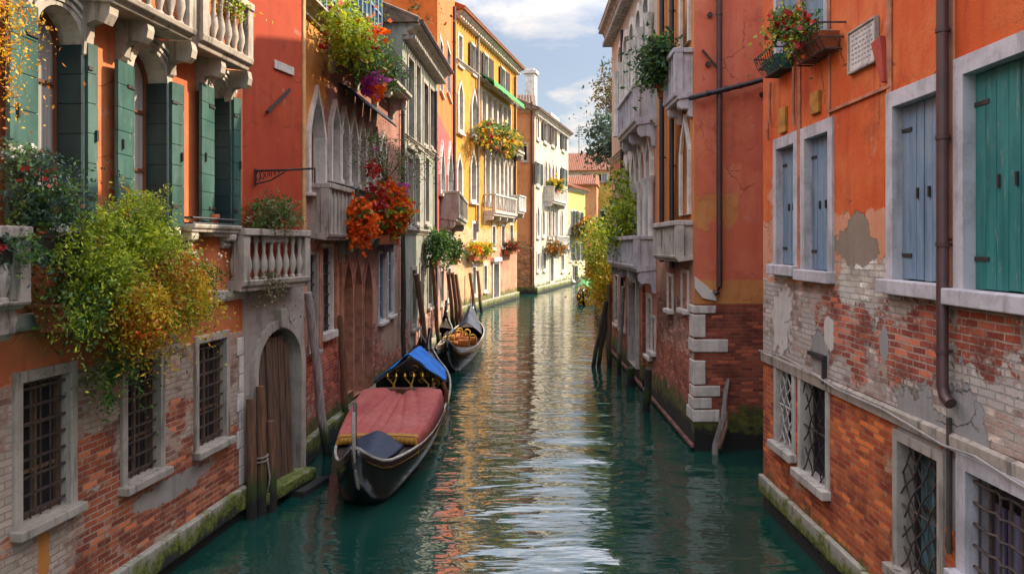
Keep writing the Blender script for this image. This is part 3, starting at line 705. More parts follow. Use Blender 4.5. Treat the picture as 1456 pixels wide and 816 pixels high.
# ------------------------------------------------------------------ LEFT 2: red house with the water door
b2 = Bd('red_house', 'narrow deep red house front with a stone arched water door', 'house')
L2 = b2.face((-3.96, 11.37), (-3.51, 13.06))
M['rotten_wood'] = plain('rotten_door_wood', (.14, .075, .04), .9, .5, 3, .7, (.045, .026, .016), (11, 11, .5))
def build_left2():
    f = L2
    w, (u0, u1, z0, z1) = f.win(362, 424, 466, 690, arch='round', fr=.13, proud=.07, rec=.35, pane='dark', sash=None, sill=0, stone='stone_grey', name='water_door', rise=.62, fb=0)
    k = MB(); uc = (u0 + u1) / 2; k.prism([(uc - .07, z1 + .01), (uc + .07, z1 + .01), (uc + .1, z1 + .3), (uc - .1, z1 + .3)], .0, .13); f.build(k, 'keystone', M['stone_grey'], w, bevel=.01)
    d = MB(); n = 6; rr = random.Random(9)                # leaf of old boards, rotten at the foot
    for i in range(n):
        x0 = u0 + .02 + (u1 - u0) * .84 * i / n + .01 * rr.random(); x1 = u0 + .02 + (u1 - u0) * .84 * (i + 1) / n - .012 - .02 * rr.random()
        zt = z1 - .06 - .62 * ((x0 + x1) / 2 - uc) ** 2 / ((u1 - u0) / 2) ** 2 - .12 * rr.random(); zb = -.1 + .3 * rr.random(); w0 = -.02 + .04 * rr.random(); q = .03 * (rr.random() - .5)
        d.hexa([(x0 + q, w0, zb), (x1 + q, w0, zb), (x1 + q, w0 + .05, zb), (x0 + q, w0 + .05, zb)], [(x0, w0 - .1, zt), (x1, w0 - .1, zt + .05 * (rr.random() - .5)), (x1, w0 - .05, zt), (x0, w0 - .05, zt)])
    for zz_ in (.9, 1.7): d.box(u0 + .03, u0 + (u1 - u0) * .8, -.17, -.11, zz_, zz_ + .1)
    f.build(d, 'door_leaf', M['rotten_wood'], w, bevel=.006)
    s = MB(); s.box(u0 - .12, u1 + .1, -.2, .28, .12, .3); s.box(u0 + .7, u1 + .3, .0, .42, -.3, .10); f.build(s, 'doorstep', M['stone_moss'], w, bevel=.02)
    f.balcony(346, 441, 396, 411, w=.32, rail=.74, kind='stone', stone='stone_old', brackets=0, nb=8)
    f.plate(389, 416, 91, 103, 'stone', 'stone_tablet')
    mb = MB(); a = f.uv(376, 160); b = f.uv(408, 128); mb.tube([(a[0], .05, a[1]), (b[0], .05, b[1])], .028, 4); f.build(mb, 'iron_tie', M['iron'])
    mb = MB(); mb.box(f.L - .07, f.L + .012, -.06, .03, f.uv(430, 330)[1], 9.2); f.build(mb, 'corner_strip', M['corner'], bevel=.01)
    wm = wallmat('red_house_wall', ('p', (.30, .26, .23), (.38, .34, .30), (.20, .17, .15)), [(('p', (.30, .030, .003), (.34, .042, .005), (.23, .022, .003), 3.3), f.uv(388, 408)[1], .03)], moss=.5, algae=.2, bump=.3)
    f.finish(wm, 9.6, 6)
M['corner'] = plain('ochre_corner_strip', (.55, .30, .12), .8, .2, 4, .15)
build_left2()
def sign_arm():
    f = L2; root = empty('sign_bracket', f.at(362, 243, 0), f.rot); tag(root, 'black wrought iron bracket with openwork web sticking out of the red wall', 'iron bracket')
    mb = MB(False); L = .95; mb.tube([(0, -.02, 0), (.02, -.5, 0), (.10, -L, .02)], .016, 6); mb.tube([(0, -.02, -.2), (.02, -.25, -.15), (.04, -.5, -.02)], .012, 5)
    mb.tube([(0, -.015, .03), (0, -.015, -.22)], .018, 5); mb.tube([(.10, -L, .02), (.10, -L, -.2)], .014, 5); mb.build('arm', M['iron'], root)
    sc = MB(False)
    for k in range(6): y = -.06 - k * .07; r = .075 - k * .011; sc.tube([(.005, y + r * .5 * math.cos(a), -.08 + k * .011 + r * math.sin(a)) for a in [j * .9 for j in range(8)]], .007, 4)
    sc.build('scroll', M['iron'], root)
sign_arm()

# ------------------------------------------------------------------ LEFT 3: gothic house with flower balconies
b3 = Bd('gothic_house', 'ochre and pink gothic house with a row of pointed arches and flower balconies', 'house')
L3 = b3.face((-3.92, 13.2), (-3.36, 23.66))
def build_left3():
    f = L3; PINK = ('p', (.44, .22, .15), (.50, .28, .20), (.34, .17, .12))
    f.win(438, 458, 130, 268, arch='gothic', fr=.13, proud=.07, rec=.25, pane='curtain', sash='wood', mull=(2, 2), stone='stone_pale', sill=.05)
    xs = [466, 480, 493, 505.5, 517, 527.5, 537, 546]
    for a, b in zip(xs[:-1], xs[1:]):
        u0, u1 = f.u(a), f.u(b); z0, z1 = f.uv(480, 262)[1], f.uv(480, 152)[1]
        f.win(0, 0, 0, 0, arch='gothic', rc=(u0 + .09, u1 - .09, z0, z1), fr=.10, proud=.09, rec=.45, pane='dark', sash='brown_paint', mull=(2, 2), stone='stone_pale', sill=0, fb=0)
    for a in xs[1:-1]:                                   # slender columns in front of the arcade
        mb = MB(); u = f.u(a); z0, z1 = f.uv(480, 262)[1], f.uv(480, 185)[1]; mb.lathe((u, .06, z0), [(.09, 0), (.09, .08), (.05, .12), (.045, z1 - z0 - .15), (.08, z1 - z0 - .05), (.09, z1 - z0)], 10); f.build(mb, 'column', M['stone_pale'], smooth=True)
    aw = MB()                                            # dark awnings rolled out over the arcade
    for i, (a, b) in enumerate(zip(xs[1:6], xs[2:7])):
        u0, u1 = f.u(a), f.u(b); z = f.uv(480, 120)[1]
        aw.prismx([(.02, z), (.02, z + .05), (.3, z - .1), (.52, z - .34), (.5, z - .36), (.27, z - .15)], u0 + .03, u1 - .03)
    f.build(aw, 'awning', M['navy'])
    f.cornice(f.uv(450, 38)[1], .24, .3, 'stone', 0, f.u(468))
    f.balcony(462, 560, 62, 74, w=.6, rail=.72, kind='iron', stone='stone', brackets=4, rc=(f.u(466), f.u(556), f.uv(500, 88)[1] - .1, f.uv(500, 88)[1] + .04))
    # parapet with pilasters, then an iron balcony
    f.balcony(436, 484, 345, 352, w=.4, rail=.95, kind='slab', stone='stone_grey', brackets=0, rc=(f.u(438), f.u(476), f.uv(450, 342)[1], f.uv(450, 332)[1]))
    f.balcony(478, 522, 330, 337, w=.4, rail=1.0, kind='iron', stone='stone_grey', brackets=2, rc=(f.u(478), f.u(546), f.uv(490, 345)[1] - .05, f.uv(490, 335)[1]))
    # ground floor
    f.win(439, 449, 362, 500, fr=.07, rec=.15, pane='blue_glass', sash='iron', grille=(3, 8), stone='stone_grey', sill=.06, fb=.0)
    f.win(457, 471, 352, 472, fr=.08, rec=.15, pane='blue_glass', sash='iron', grille=(4, 8), stone='stone_pale', sill=.14, fb=.0)
    for a, b in ((487, 500), (502, 513), (516, 528)):
        f.win(a, b, 365, 560, arch='gothic', fr=.06, rec=.4, pane='dark', sash=None, stone='pinkstone', sill=0, fb=0)
    f.win(538, 547, 360, 455, fr=.05, rec=.12, pane='blue_glass', sash='blue_paint', mull=(2, 4), stone='stone_pale'); f.win(551, 559, 352, 446, fr=.05, rec=.12, pane='blue_glass', sash='blue_paint', mull=(2, 4), stone='stone_pale')
    for px in (453, 477, 484): 
        u = f.u(px); mb = MB(); mb.box(u - .1, u + .1, .0, .06, f.uv(px, 520 if px < 470 else 500)[1], f.uv(px, 350)[1]); f.build(mb, 'pilaster', M['pinkstone'], bevel=.01)
    mb = MB(); mb.box(0, f.L, .004, .16, .0, .42); f.build(mb, 'plinth', M['stone_moss'], bevel=.02)
    zz = f.uv(450, 345)[1]
    wm = wallmat('gothic_house_wall', ('b', (.36, .05, .022), (.44, .09, .035), (.38, .24, .17), (.5, .42, .34), .18), [(PINK, 2.0, .5), (('p', (.60, .24, .05), (.66, .30, .07), (.5, .18, .05)), zz + 2.0, .05)], [(('p', (.36, .22, .15), (.44, .28, .19), (.26, .15, .10)), f.u(560), 1.9, 2.2, 1.0, .5), (PINK, f.u(500), 3.2, 4, .9, .3), (('p', (.25, .105, .075), (.32, .15, .11), (.16, .07, .05)), (f.u(461) + f.u(572)) / 2 + .3, zz + 2.2, (f.u(572) - f.u(461)) / 2 + .3, 3.2, .1)], moss=.6, algae=.3, drip=.15)
    zt = f.uv(450, 15)[1]
    f.finish(wm, zt, 6)
    # glazed roof storey set back behind the balcony
    g = MB(); a, b = f.u(478), f.u(566); g.box(a, b, -4, -.55, zt + .01, zt + 4.6); gl = f.build(g, 'glazed_storey', M['blue_glass'])
    m = MB(); n = 14
    for i in range(n + 1): x = a + (b - a) * i / n; m.box(x - .04, x + .04, -.56, -.48, zt + .01, zt + 4.6)
    for i in range(5): z = zt + .02 + i * 1.1; m.box(a, b, -.56, -.50, z, z + .07)
    for i in range(5): m.box(a - .06, a, -.6 - i * .8, -.54 - i * .8, zt + .01, zt + 4.6)
    f.build(m, 'glazing_bars', M['blue_paint'], gl)
    r = MB(); r.box(a - .15, b + .15, -4.2, -.35, zt + 4.61, zt + 4.8); f.build(r, 'roof', M['lead'])
M['navy'] = plain('navy_canvas', (.012, .012, .025), .8, .2, 4, .2); M['pinkstone'] = plain('pink_plaster', (.46, .20, .12), .85, .3, 4, .2)
build_left3()

# ------------------------------------------------------------------ LEFT 4: pale grey green house
b4 = Bd('grey_green_house', 'pale grey green house with tall glazed windows under a deep gutter', 'house')
L4 = b4.face(gp(572, 534), gp(622, 491))
def build_left4():
    f = L4
    for xl, xr, yt, yb, pn, sh in ((580, 588, 85, 205, 'blue_glass', 'teal_paint'), (591, 597, 95, 205, 'blue_glass', 'white_paint'), (602, 608, 120, 205, 'dark', 'brown_paint'), (611, 616, 128, 208, 'dark', 'brown_paint')):
        f.win(xl, xr, yt, yb, fr=.14, rec=.2, pane=pn, sash=sh, mull=(2, 4), stone='stone_grey', sill=.08)
    for xl, xr, yt, yb, pn, sh in ((579, 586, 225, 318, 'blue_glass', 'teal_paint'), (590, 596, 225, 316, 'blue_glass', 'teal_paint'), (604, 609, 225, 315, 'dark', 'brown_paint')):
        f.win(xl, xr, yt, yb, fr=.12, rec=.2, pane=pn, sash=sh, mull=(2, 3), stone='stone_grey', sill=.08)
    for xl, xr, yt, yb in ((585, 591, 384, 462), (597, 602, 378, 445), (608, 613, 373, 432)):
        f.win(xl, xr, yt, yb, fr=.12, rec=.2, pane='blue_glass', sash='white_paint', mull=(2, 3), stone='stone_grey', sill=.1)
    z = f.uv(598, 75)[1]
    f.cornice(z - .25, .35, .55, 'stone_grey', dent=.3); f.gutter(z + .14, .6, 'pipe')
    f.cornice(f.uv(595, 334)[1], .16, .14, 'stone_grey', name='string_course'); f.cornice(f.uv(595, 212)[1], .14, .12, 'stone_grey', name='string_course')
    f.pipe(573, 100, 470, r=.06, w=.1, mat='pipe_dark'); f.pipe(620, 130, 440, r=.06, w=.1, mat='pipe')
    f.roof(z + .1, 6, 1.5, .5, 'tile_dark')
    mb = MB(); mb.box(0, f.L, .004, .16, .0, .5); f.build(mb, 'plinth', M['stone_moss'], bevel=.02)
    wm = wallmat('grey_green_wall', ('b', (.30, .08, .045), (.36, .12, .07), (.34, .29, .24), (.45, .40, .34), .5), [(('p', (.21, .225, .185), (.28, .285, .24), (.14, .155, .125)), 1.6, .9)], moss=.6, algae=.3, drip=.25)
    f.finish(wm, z + .1, 6)
build_left4()

# ------------------------------------------------------------------ LEFT 5: orange red house with bare end wall
b5 = Bd('vermilion_house', 'tall vermilion house with pointed windows and a box balcony, beside the yellow palace', 'house')
L5 = b5.face(gp(622, 491), gp(647, 450.3))
def build_left5():
    f = L5
    for xl, xr, yt, yb in ((624, 630, 205, 272), (635, 642, 205, 275)):
        f.win(xl, xr, yt, yb, arch='gothic', fr=.18, proud=.1, rec=.25, pane='blue_glass', sash='brown_paint', stone='stone_pale', sill=.1)
    for xl, xr, yt, yb in ((625, 629, 60, 130), (635, 640, 70, 135)):
        f.win(xl, xr, yt, yb, fr=.14, rec=.2, pane='dark', sash='brown_paint', stone='stone_pale')
    f.balcony(625, 655, 304, 314, w=.8, rail=.95, kind='slab', stone='stone_grey', rc=(f.u(625), f.u(643), f.uv(634, 318)[1], f.uv(634, 309)[1]))
    for xl, xr, yt, yb in ((625, 629, 335, 372), (636, 641, 330, 372), (626, 630, 385, 430), (636, 640, 382, 425)):
        f.win(xl, xr, yt, yb, fr=.12, rec=.2, pane='dark', sash='brown_paint', stone='stone')
    f.pipe(646, 10, 300, r=.09, w=.14, mat='pipe')
    wm = wallmat('vermilion_wall', ('p', (.40, .23, .17), (.47, .29, .22), (.33, .19, .14)), [(('p', (.44, .06, .05), (.46, .08, .06), (.38, .05, .04)), f.uv(634, 330)[1], .4), (('p', (.64, .125, .012), (.68, .16, .02), (.56, .10, .012)), f.uv(634, 185)[1], .06)], moss=.7, algae=.3, drip=.1)
    f.finish(wm, 20, 7); f.cornice(19.7, .35, .4, 'stone'); f.roof(20.05, 7, 1.6, .5, 'tile')
    mb = MB(); u = 1.0; mb.box(u, u + .7, -2.9, -2.2, 20.6, 23.0); mb.box(u - .08, u + .78, -2.98, -2.12, 23.0, 23.25); mb.lathe((u + .35, -2.55, 23.25), [(.3, 0), (.42, .35), (.42, .55), (.2, .7)], 14); f.build(mb, 'chimney', M['terracotta'], bevel=.02)
build_left5()

# ------------------------------------------------------------------ LEFT 6: yellow palace
b6 = Bd('yellow_palace', 'sunlit yellow palace with arcaded loggia, green awning and tiled eaves', 'palace')
L6 = b6.face(gp(647, 450.3), gp(735, 423.9))
def build_left6():
    f = L6
    for xl, xr, yt, yb in ((652, 657, 52, 92), (671, 676, 66, 104), (689, 694, 80, 119), (713, 718, 99, 133)):
        w, (u0, u1, z0, z1) = f.win(xl, xr, yt, yb, fr=.14, rec=.2, pane='dark', sash='white_paint', stone='stone_pale', sill=.1)
        if xl > 660:
            f.leaf(w, (u1 + .1, .06), (u1 + 1.0, .1), z0, z1, mat='brown_paint', style='louvre', iron=False); f.leaf(w, (u0 - .1, .06), (u0 - .8, .1), z0, z1, mat='brown_paint', style='louvre', iron=False)
    for xl, xr, yt, yb in ((651, 656.5, 118, 185), (670, 676.5, 130, 192), (649, 655, 222, 290), (668.5, 675, 216, 284)):
        f.win(xl, xr, yt, yb, arch='gothic', fr=.2, proud=.1, rec=.3, pane='dark', sash='wood', mull=(2, 3), stone='stone_pale', sill=.1)
    f.cornice(f.uv(690, 127)[1] + .3, .18, .2, 'stone_pale', name='string_course')
    # upper loggia under the awning and lower arcade
    xs = [683, 691, 699, 706.5, 713.5, 720, 726]
    for a, b in zip(xs[:-1], xs[1:]):
        u0, u1 = f.u(a), f.u(b)
        f.win(0, 0, 0, 0, rc=(u0 + .2, u1 - .2, f.uv(704, 200)[1], f.uv(704, 142)[1]), fr=.16, proud=.08, rec=.7, pane='warm', sash='wood', mull=(2, 2), stone='stone_pale', sill=0, fb=0)
    xs = [688, 695.5, 702.5, 709, 715, 720.5, 726, 731]
    for a, b in zip(xs[:-1], xs[1:]):
        u0, u1 = f.u(a), f.u(b)
        f.win(0, 0, 0, 0, arch='gothic' if b > 720 else 'round', rc=(u0 + .16, u1 - .16, f.uv(706, 296)[1], f.uv(706, 219)[1]), fr=.14, proud=.1, rec=.7, pane='warm', sash='wood', mull=(2, 2), stone='stone_pale', sill=0, fb=0)
    mb = MB(); z = f.uv(704, 134)[1]; mb.prismx([(.05, z + .5), (.05, z + .56), (.95, z + .08), (1.0, z - .25), (.97, z - .25), (.92, z + .02)], f.u(681), f.u(727)); f.build(mb, 'awning', M['awning_green'])
    f.balcony(681, 733, 205, 212, w=.8, rail=.7, kind='iron', stone='stone', brackets=4, rc=(f.u(681), f.u(731), f.uv(706, 212)[1], f.uv(706, 205)[1]))
    f.balcony(688, 727, 303, 309, w=.8, rail=1.05, kind='stone', stone='stone_pale', brackets=4, rc=(f.u(687), f.u(719), f.uv(704, 309)[1], f.uv(704, 302)[1]), nb=12)
    f.balcony(722, 741, 295, 300, w=.8, rail=1.0, kind='slab', stone='stone_pale', brackets=2, rc=(f.u(723), f.u(733), f.uv(727, 304)[1], f.uv(727, 298)[1]))
    for xl, xr, yt, yb in ((672, 677, 318, 342), (700, 704, 322, 352), (713, 717, 322, 350), (725, 729, 320, 348), (672, 676, 380, 418), (688, 692, 378, 412)):
        f.win(xl, xr, yt, yb, fr=.16, rec=.2, pane='dark', sash='wood', stone='stone_pale')
    f.win(700.5, 708, 375, 424, fr=.25, proud=.1, rec=.3, pane='dark', sash='dark_green_paint', mull=(2, 2), stone='stone_pale', sill=0, name='door')
    mb = MB(); z = f.uv(720, 420)[1]; f.plate(698, 709, 366, 372, 'stone_pale', 'lintel', .25)
    f.pipe(680, 40, 330, r=.09, w=.14, mat='stone_grey'); f.pipe(732.5, 110, 300, r=.09, w=.14, mat='pipe')
    z = 16.85
    f.cornice(z - .1, .3, .45, 'stone_pale', dent=.45); f.roof(z + .2, 9, 2.2, .6, 'tile')
    mb = MB(); mb.box(0, f.L, .004, .2, .0, .5); f.build(mb, 'plinth', M['stone_moss'], bevel=.02)
    YEL = ('p', (.52, .225, .018), (.55, .27, .028), (.44, .165, .02)); BRK = ('p', (.52, .17, .10), (.58, .24, .14), (.44, .14, .09))
    wm = wallmat('yellow_palace_wall', ('p', (.52, .28, .14), (.60, .38, .20), (.42, .2, .1)), [(YEL, 5.0, 2.6)], [(BRK, f.u(720), 2.4, 4.2, 2.4, .6)], moss=.8, algae=.35, drip=.12)
    f.finish(wm, z + .2, 9)
M['warm'] = plain('warm_brown_panel', (.30, .13, .045), .7, .3, 3, .1); M['awning_green'] = plain('green_awning_canvas', (.05, .30, .09), .8, .15, 3, .1)
build_left6()

# ------------------------------------------------------------------ LEFT 7: white house with a brown end wall
b7 = Bd('white_house', 'white three storey house with brown brick end wall and a tall chimney', 'house')
L7 = b7.face(gp(760, 418), gp(808, 405)); L7s = b7.face((-1.6, 62.86), (gp(760, 418).x, 62.86))
def build_left7():
    f = L7; z = 14.9
    def row(items, louvre=True, arch=None, **k):
        for xl, xr, yt, yb, sh in items:
            w, (u0, u1, z0, z1) = f.win(xl, xr, yt, yb, arch=arch, fr=.2, proud=.08, rec=.25, pane='dark', sash='brown_paint', mull=(2, 3), stone='stone_pale', sill=.12)
            if sh: f.leaf(w, (u0 - .1, .1), (u0 - .95, .12), z0, z1, mat=sh, style='louvre', iron=False); f.leaf(w, (u1 + .1, .1), (u1 + .95, .12), z0, z1, mat=sh, style='louvre', iron=False)
    row([(763, 765.5, 168, 196, None), (773, 776.5, 176, 201, 'brown_paint'), (784, 787, 182, 206, 'brown_paint'), (799, 801.5, 190, 213, 'dark_green_paint')])
    row([(762.5, 766.5, 232, 262, 'dark_green_paint'), (799, 802.5, 240, 264, 'dark_green_paint')])
    row([(774, 777, 226, 262, None), (779, 782, 229, 263, None), (784, 787, 231, 264, None), (789, 791.5, 233, 264, None)], arch='gothic')
    row([(763, 766, 292, 335, None), (770.5, 773.5, 294, 334, None), (779, 782, 292, 336, None), (784.5, 787, 292, 336, None), (789.5, 792, 293, 336, None), (797, 799.5, 296, 336, None)], arch='gothic')
    row([(763, 766, 361, 383, None), (772, 775, 360, 382, None), (798, 801, 362, 384, None), (782, 786, 352, 400, None)])
    f.balcony(774, 797, 284, 289, w=.9, rail=1.1, kind='slab', stone='stone_pale', rc=(f.u(773), f.u(793), f.uv(783, 287)[1] - .25, f.uv(783, 284)[1] - .1)); f.balcony(778, 797, 354, 358, w=.9, rail=1.1, kind='stone', stone='stone_pale', rc=(f.u(778), f.u(796), f.uv(788, 357)[1], f.uv(788, 353)[1]))
    f.cornice(z - .3, .35, .4, 'stone_pale', dent=.5); f.roof(z + .05, 8, 2.0, .5, 'tile_dark')
    mb = MB(); u = 5.2; mb.box(u, u + 1.0, -2.1, -1.2, z, z + 4.2); mb.box(u - .12, u + 1.12, -2.25, -1.05, z + 4.2, z + 4.5); mb.box(u + .1, u + .9, -2.0, -1.3, z + 4.5, z + 4.7); f.build(mb, 'chimney', M['white_paint'], bevel=.03)
    mb = MB(); mb.box(f.L * .7, f.L - .5, -3.5, -.8, z + .05, z + 1.6); f.build(mb, 'roof_room', M['white_paint'], bevel=.02); mb = MB(); mb.box(-.2, 3.0, -6, -3, z + .05, z + 2.6); f.build(mb, 'roof_room', M['white_paint'], bevel=.02)
    mb = MB(); mb.box(0, f.L, .004, .25, .0, .55); f.build(mb, 'plinth', M['stone_moss'], bevel=.02)
    wm = wallmat('white_house_wall', ('p', (.60, .50, .36), (.66, .57, .44), (.48, .38, .26)), [(('p', (.55, .46, .34), (.60, .51, .39), (.44, .35, .25)), 3.5, 2.0)], moss=.7, algae=.3, drip=.15)
    f.finish(wm, z, 8, sides='R')
    s = L7s; s.win(745, 749, 205, 228, fr=.14, rec=.15, pane='dark', stone='stone', sash='brown_paint')
    wm2 = wallmat('brown_end_wall', ('b', (.36, .14, .05), (.44, .2, .08), (.34, .22, .13), (.44, .3, .18), .3), [(('p', (.44, .21, .09), (.50, .26, .12), (.36, .16, .07)), 4.0, 3.5)], moss=.6, algae=.3, drip=.2)
    s.finish(wm2, z, 7, sides='', top=False); s.pipe(756, 145, 405, r=.09, w=.12, mat='pipe'); s.cornice(z - .2, .25, .25, 'stone')
    s.roof(z + .03, 7, 1.8, .35, 'tile_dark')
build_left7()

# ------------------------------------------------------------------ far end of the canal
b8 = Bd('low_yellow_house', 'low pale yellow house past the white house at the end of the canal', 'house')
L8 = b8.face(gp(808, 405), gp(832, 401.2))
def build_far():
    f = L8
    for xl, xr, yt, yb in ((811, 813, 300, 330), (816, 818, 300, 330), (823, 825, 302, 330), (811, 813, 345, 370), (818, 820, 345, 370), (825, 827, 345, 370), (814, 816.5, 378, 398)):
        w, (u0, u1, z0, z1) = f.win(xl, xr, yt, yb, fr=.18, rec=.2, pane='dark', sash='brown_paint', stone='stone_pale'); f.leaf(w, (u1 + .1, .1), (u1 + .8, .12), z0, z1, mat='dark_green_paint', style='louvre', iron=False)
    wm = wallmat('low_house_wall', ('p', (.58, .48, .28), (.64, .55, .36), (.48, .38, .2)), [(('p', (.62, .46, .12), (.66, .5, .16), (.52, .36, .1)), 6.2, .3)], moss=.7, algae=.3)
    f.finish(wm, 9.6, 8); f.cornice(9.4, .3, .35, 'stone_pale'); f.roof(9.7, 8, 1.4, .5, 'tile')
    mb = MB(); mb.prismx([(.05, 5.8), (.05, 5.86), (1.0, 5.3), (1.0, 5.05), (.95, 5.05)], 1.0, 4.2); f.build(mb, 'awning', M['yellow_canvas'])
    b = Bd('tiled_roof_house', 'white house with broad red tiled roof closing the far end of the canal', 'house'); g = b.face((6.2, 101), (17.5, 99))
    for xl, xr, yt, yb in ((828, 833, 248, 262), (850, 855, 248, 264), (866, 871, 250, 264)):
        w, (u0, u1, z0, z1) = g.win(xl, xr, yt, yb, fr=.12, rec=.2, pane='dark', sash='brown_paint', stone='stone_pale'); g.leaf(w, (u1 + .1, .1), (u1 + .7, .12), z0, z1, mat='blue_paint', style='louvre', iron=False)
    g.finish(wallmat('far_white_wall', ('p', (.62, .56, .50), (.66, .6, .55), (.5, .44, .4)), moss=0), 13.5, 9)
    g.roof(13.5, 9, 2.8, .6, 'tile')
    b = Bd('mustard_house', 'mustard yellow house with flat terrace in front of the tiled roof house', 'house'); g = b.face((8.2, 92), (16, 90.5))
    for xl, xr, yt, yb in ((842, 846, 300, 320), (855, 859, 300, 320)): g.win(xl, xr, yt, yb, fr=.12, rec=.2, pane='dark', sash='brown_paint', stone='stone_pale')
    g.finish(wallmat('mustard_wall', ('p', (.52, .33, .05), (.58, .38, .08), (.42, .27, .05)), moss=.6), 11.4, 6); g.cornice(11.2, .25, .3, 'stone')
    b = Bd('rust_house', 'small rust coloured house with lean-to roof beside the mustard house', 'house'); g = b.face((6.3, 86.5), (9.4, 86)); g.win(820, 824, 285, 305, fr=.12, rec=.2, pane='dark', sash='brown_paint', stone='stone'); g.win(828, 832, 320, 345, fr=.12, rec=.2, pane='dark', sash='brown_paint', stone='stone')
    g.finish(wallmat('rust_wall', ('p', (.46, .22, .1), (.5, .27, .14), (.36, .16, .08)), moss=.5), 10.6, 4.5); g.roof(10.6, 4.5, 1.2, .4, 'tile')
    t = empty('aerial', (9.0, 104, 15.9)); tag(t, 'thin television aerial above the far tiled roof', 'aerial'); mb = MB(False); mb.tube([(0, 0, -.8), (0, 0, 4.2)], .05, 5); mb.build('mast', M['iron'], t)
    mb = MB(False)
    for k in range(6): mb.tube([(-.6 + .05 * k, 0, 2.6 + k * .25), (.6 - .05 * k, 0, 2.6 + k * .25)], .03, 4)
    mb.build('antenna_rods', M['iron'], t)
M['yellow_canvas'] = plain('yellow_canvas', (.62, .52, .08), .8, .15, 3, .1)
build_far()
# ------------------------------------------------------------------ RIGHT 1: near orange house
r1 = Bd('peeling_orange_house', 'peeling orange house with blue and teal shutters above worn brick, a drainpipe down its front', 'house')
R1 = r1.face((3.84, 11.83), (3.79, 3.6))
M['marble'] = stonemat('marble', (.60, .55, .50), .3); M['red_paint'] = plain('red_paint', (.40, .05, .025), .6, .3, 4, .1); M['ochre_plate'] = plain('ochre_plate', (.48, .22, .03), .6, .3, 5, .1)
M['cable'] = plain('grey_cable', (.34, .30, .28), .6, .2, 4, .05); M['salmon'] = plain('salmon_plaster_strip', (.50, .20, .11), .85, .3, 3, .2)
def build_right1():
    f = R1
    for xl, xr, yt, yb, mt, nb, fr, ym in ((1106, 1131, 208, 378, 'blue_paint', 2, .13, 1), (1146, 1180, 192, 386, 'blue_paint', 2, .13, 1), (1272, 1337, 140, 402, 'blue_paint', 3, .13, 1), (1373, 1476, 86, 418, 'teal_paint', 3, .14, 1)):
        w, (u0, u1, z0, z1) = f.win(xl, xr, yt, yb, fr=fr, proud=.03, rec=.16, pane='dark', sash=None, stone='stone_lilac', sill=.13, fb=.0, frame_z=.15)
        um = (u0 + u1) / 2
        f.leaf(w, (u0 + .012, -.10), (um - .004, -.10), z0 + .015, z1 - .012, mat=mt, style='v', n=nb, name='shutter'); f.leaf(w, (u1 - .012, -.10), (um + .004, -.10), z0 + .015, z1 - .012, mat=mt, style='v', n=nb, name='shutter')
    # ground floor windows, each with its own ironwork
    def lozenge(g, u0, u1, z0, z1, k, r=.009, w=-.03):
        L = u1 - u0; st = L / k
        for i in range(-int((z1 - z0) / st) - 1, k + 1):
            for sgn in (1, -1):
                pts = []
                for j in range(13):
                    t = j / 12; z = z0 + (z1 - z0) * t; x = (u0 + i * st + (z - z0) * .8 + .03 * math.sin(t * 18)) if sgn > 0 else (u1 - i * st - (z - z0) * .8 + .03 * math.sin(t * 18))
                    if u0 - .01 <= x <= u1 + .01: pts.append((x, w + .012 * sgn, z))
                if len(pts) > 1: g.tube(pts, r, 4)
    for xl, xr, yt, yb, pn, k, iron, sh in ((1105, 1128, 522, 636, 'blue_glass', 3, 'white_paint', 0), (1140, 1176, 545, 682, 'dark', 3, 'iron', 0), (1278, 1336, 640, 830, 'blue_glass', 4, 'rust_iron', 1)):
        w, (u0, u1, z0, z1) = f.win(xl, xr, yt, yb, fr=.09, proud=.025, rec=.22, pane=pn, sash='iron', mull=(2, 2), stone='stone' if not sh else 'stone_grey', sill=.10, fb=.0)
        g = MB(); lozenge(g, u0, u1, z0, z1, k); g.tube([(u0, -.03, (z0 + z1) / 2), (u1, -.03, (z0 + z1) / 2)], .011, 5); f.build(g, 'grille', M[iron], w)
    w, (u0, u1, z0, z1) = f.win(1378, 1490, 696, 860, fr=.13, proud=.04, rec=.25, pane='dark', sash='rust_iron', mull=(4, 6), stone='stone_lilac', sill=.1, fb=.0)
    g = MB()
    for i in range(7): x = u0 + (u1 - u0) * (i + .5) / 7; g.tube([(x, -.05, z0), (x, -.05, z1)], .012, 5)
    for i in range(5):
        z = z0 + (z1 - z0) * (i + .5) / 5; g.tube([(u0 + (u1 - u0) * j / 12, -.04 + .02 * (j % 2), z + .012 * math.sin(j * 2.1)) for j in range(13)], .014, 5)
    f.build(g, 'grille', M['rust_iron'], w)
    c = MB()
    for i in range(9): x = u0 + .02 + (u1 - u0 - .04) * i / 9; c.box(x, x + (u1 - u0) / 9 * .85, -.2 + .02 * (i % 2), -.18 + .02 * (i % 2), z0, z1 - .25)
    f.build(c, 'curtain', M['lilac_cloth'], w)
    # stone string course, plinth blocks
    mb = MB(); mb.prismx([(.003, 2.23), (.035, 2.23), (.042, 2.36), (.003, 2.385)], 0, f.L); f.build(mb, 'string_course', M['stone_old'], bevel=.006)
    mb = MB(); u = .0; r = random.Random(5)
    while u < f.L - .01:
        l = min(.8 + r.random() * .7, f.L - u); mb.box(u + .005, u + l - .005, .004, .07 + .012 * r.random(), .26, .5 + .015 * r.random()); u += l
    f.build(mb, 'plinth', M['stone_moss'], bevel=.015)
    # plaster seams and strips
    mb = MB()
    for a, b in (((1180, 163), (1268, 118)), ): 
        (ua, za), (ub, zb_) = f.uv(*a), f.uv(*b); mb.box(ua, ub, .002, .028, (za + zb_) / 2 - .02, (za + zb_) / 2 + .02)
    f.build(mb, 'moulding', M['salmon'], bevel=.006)
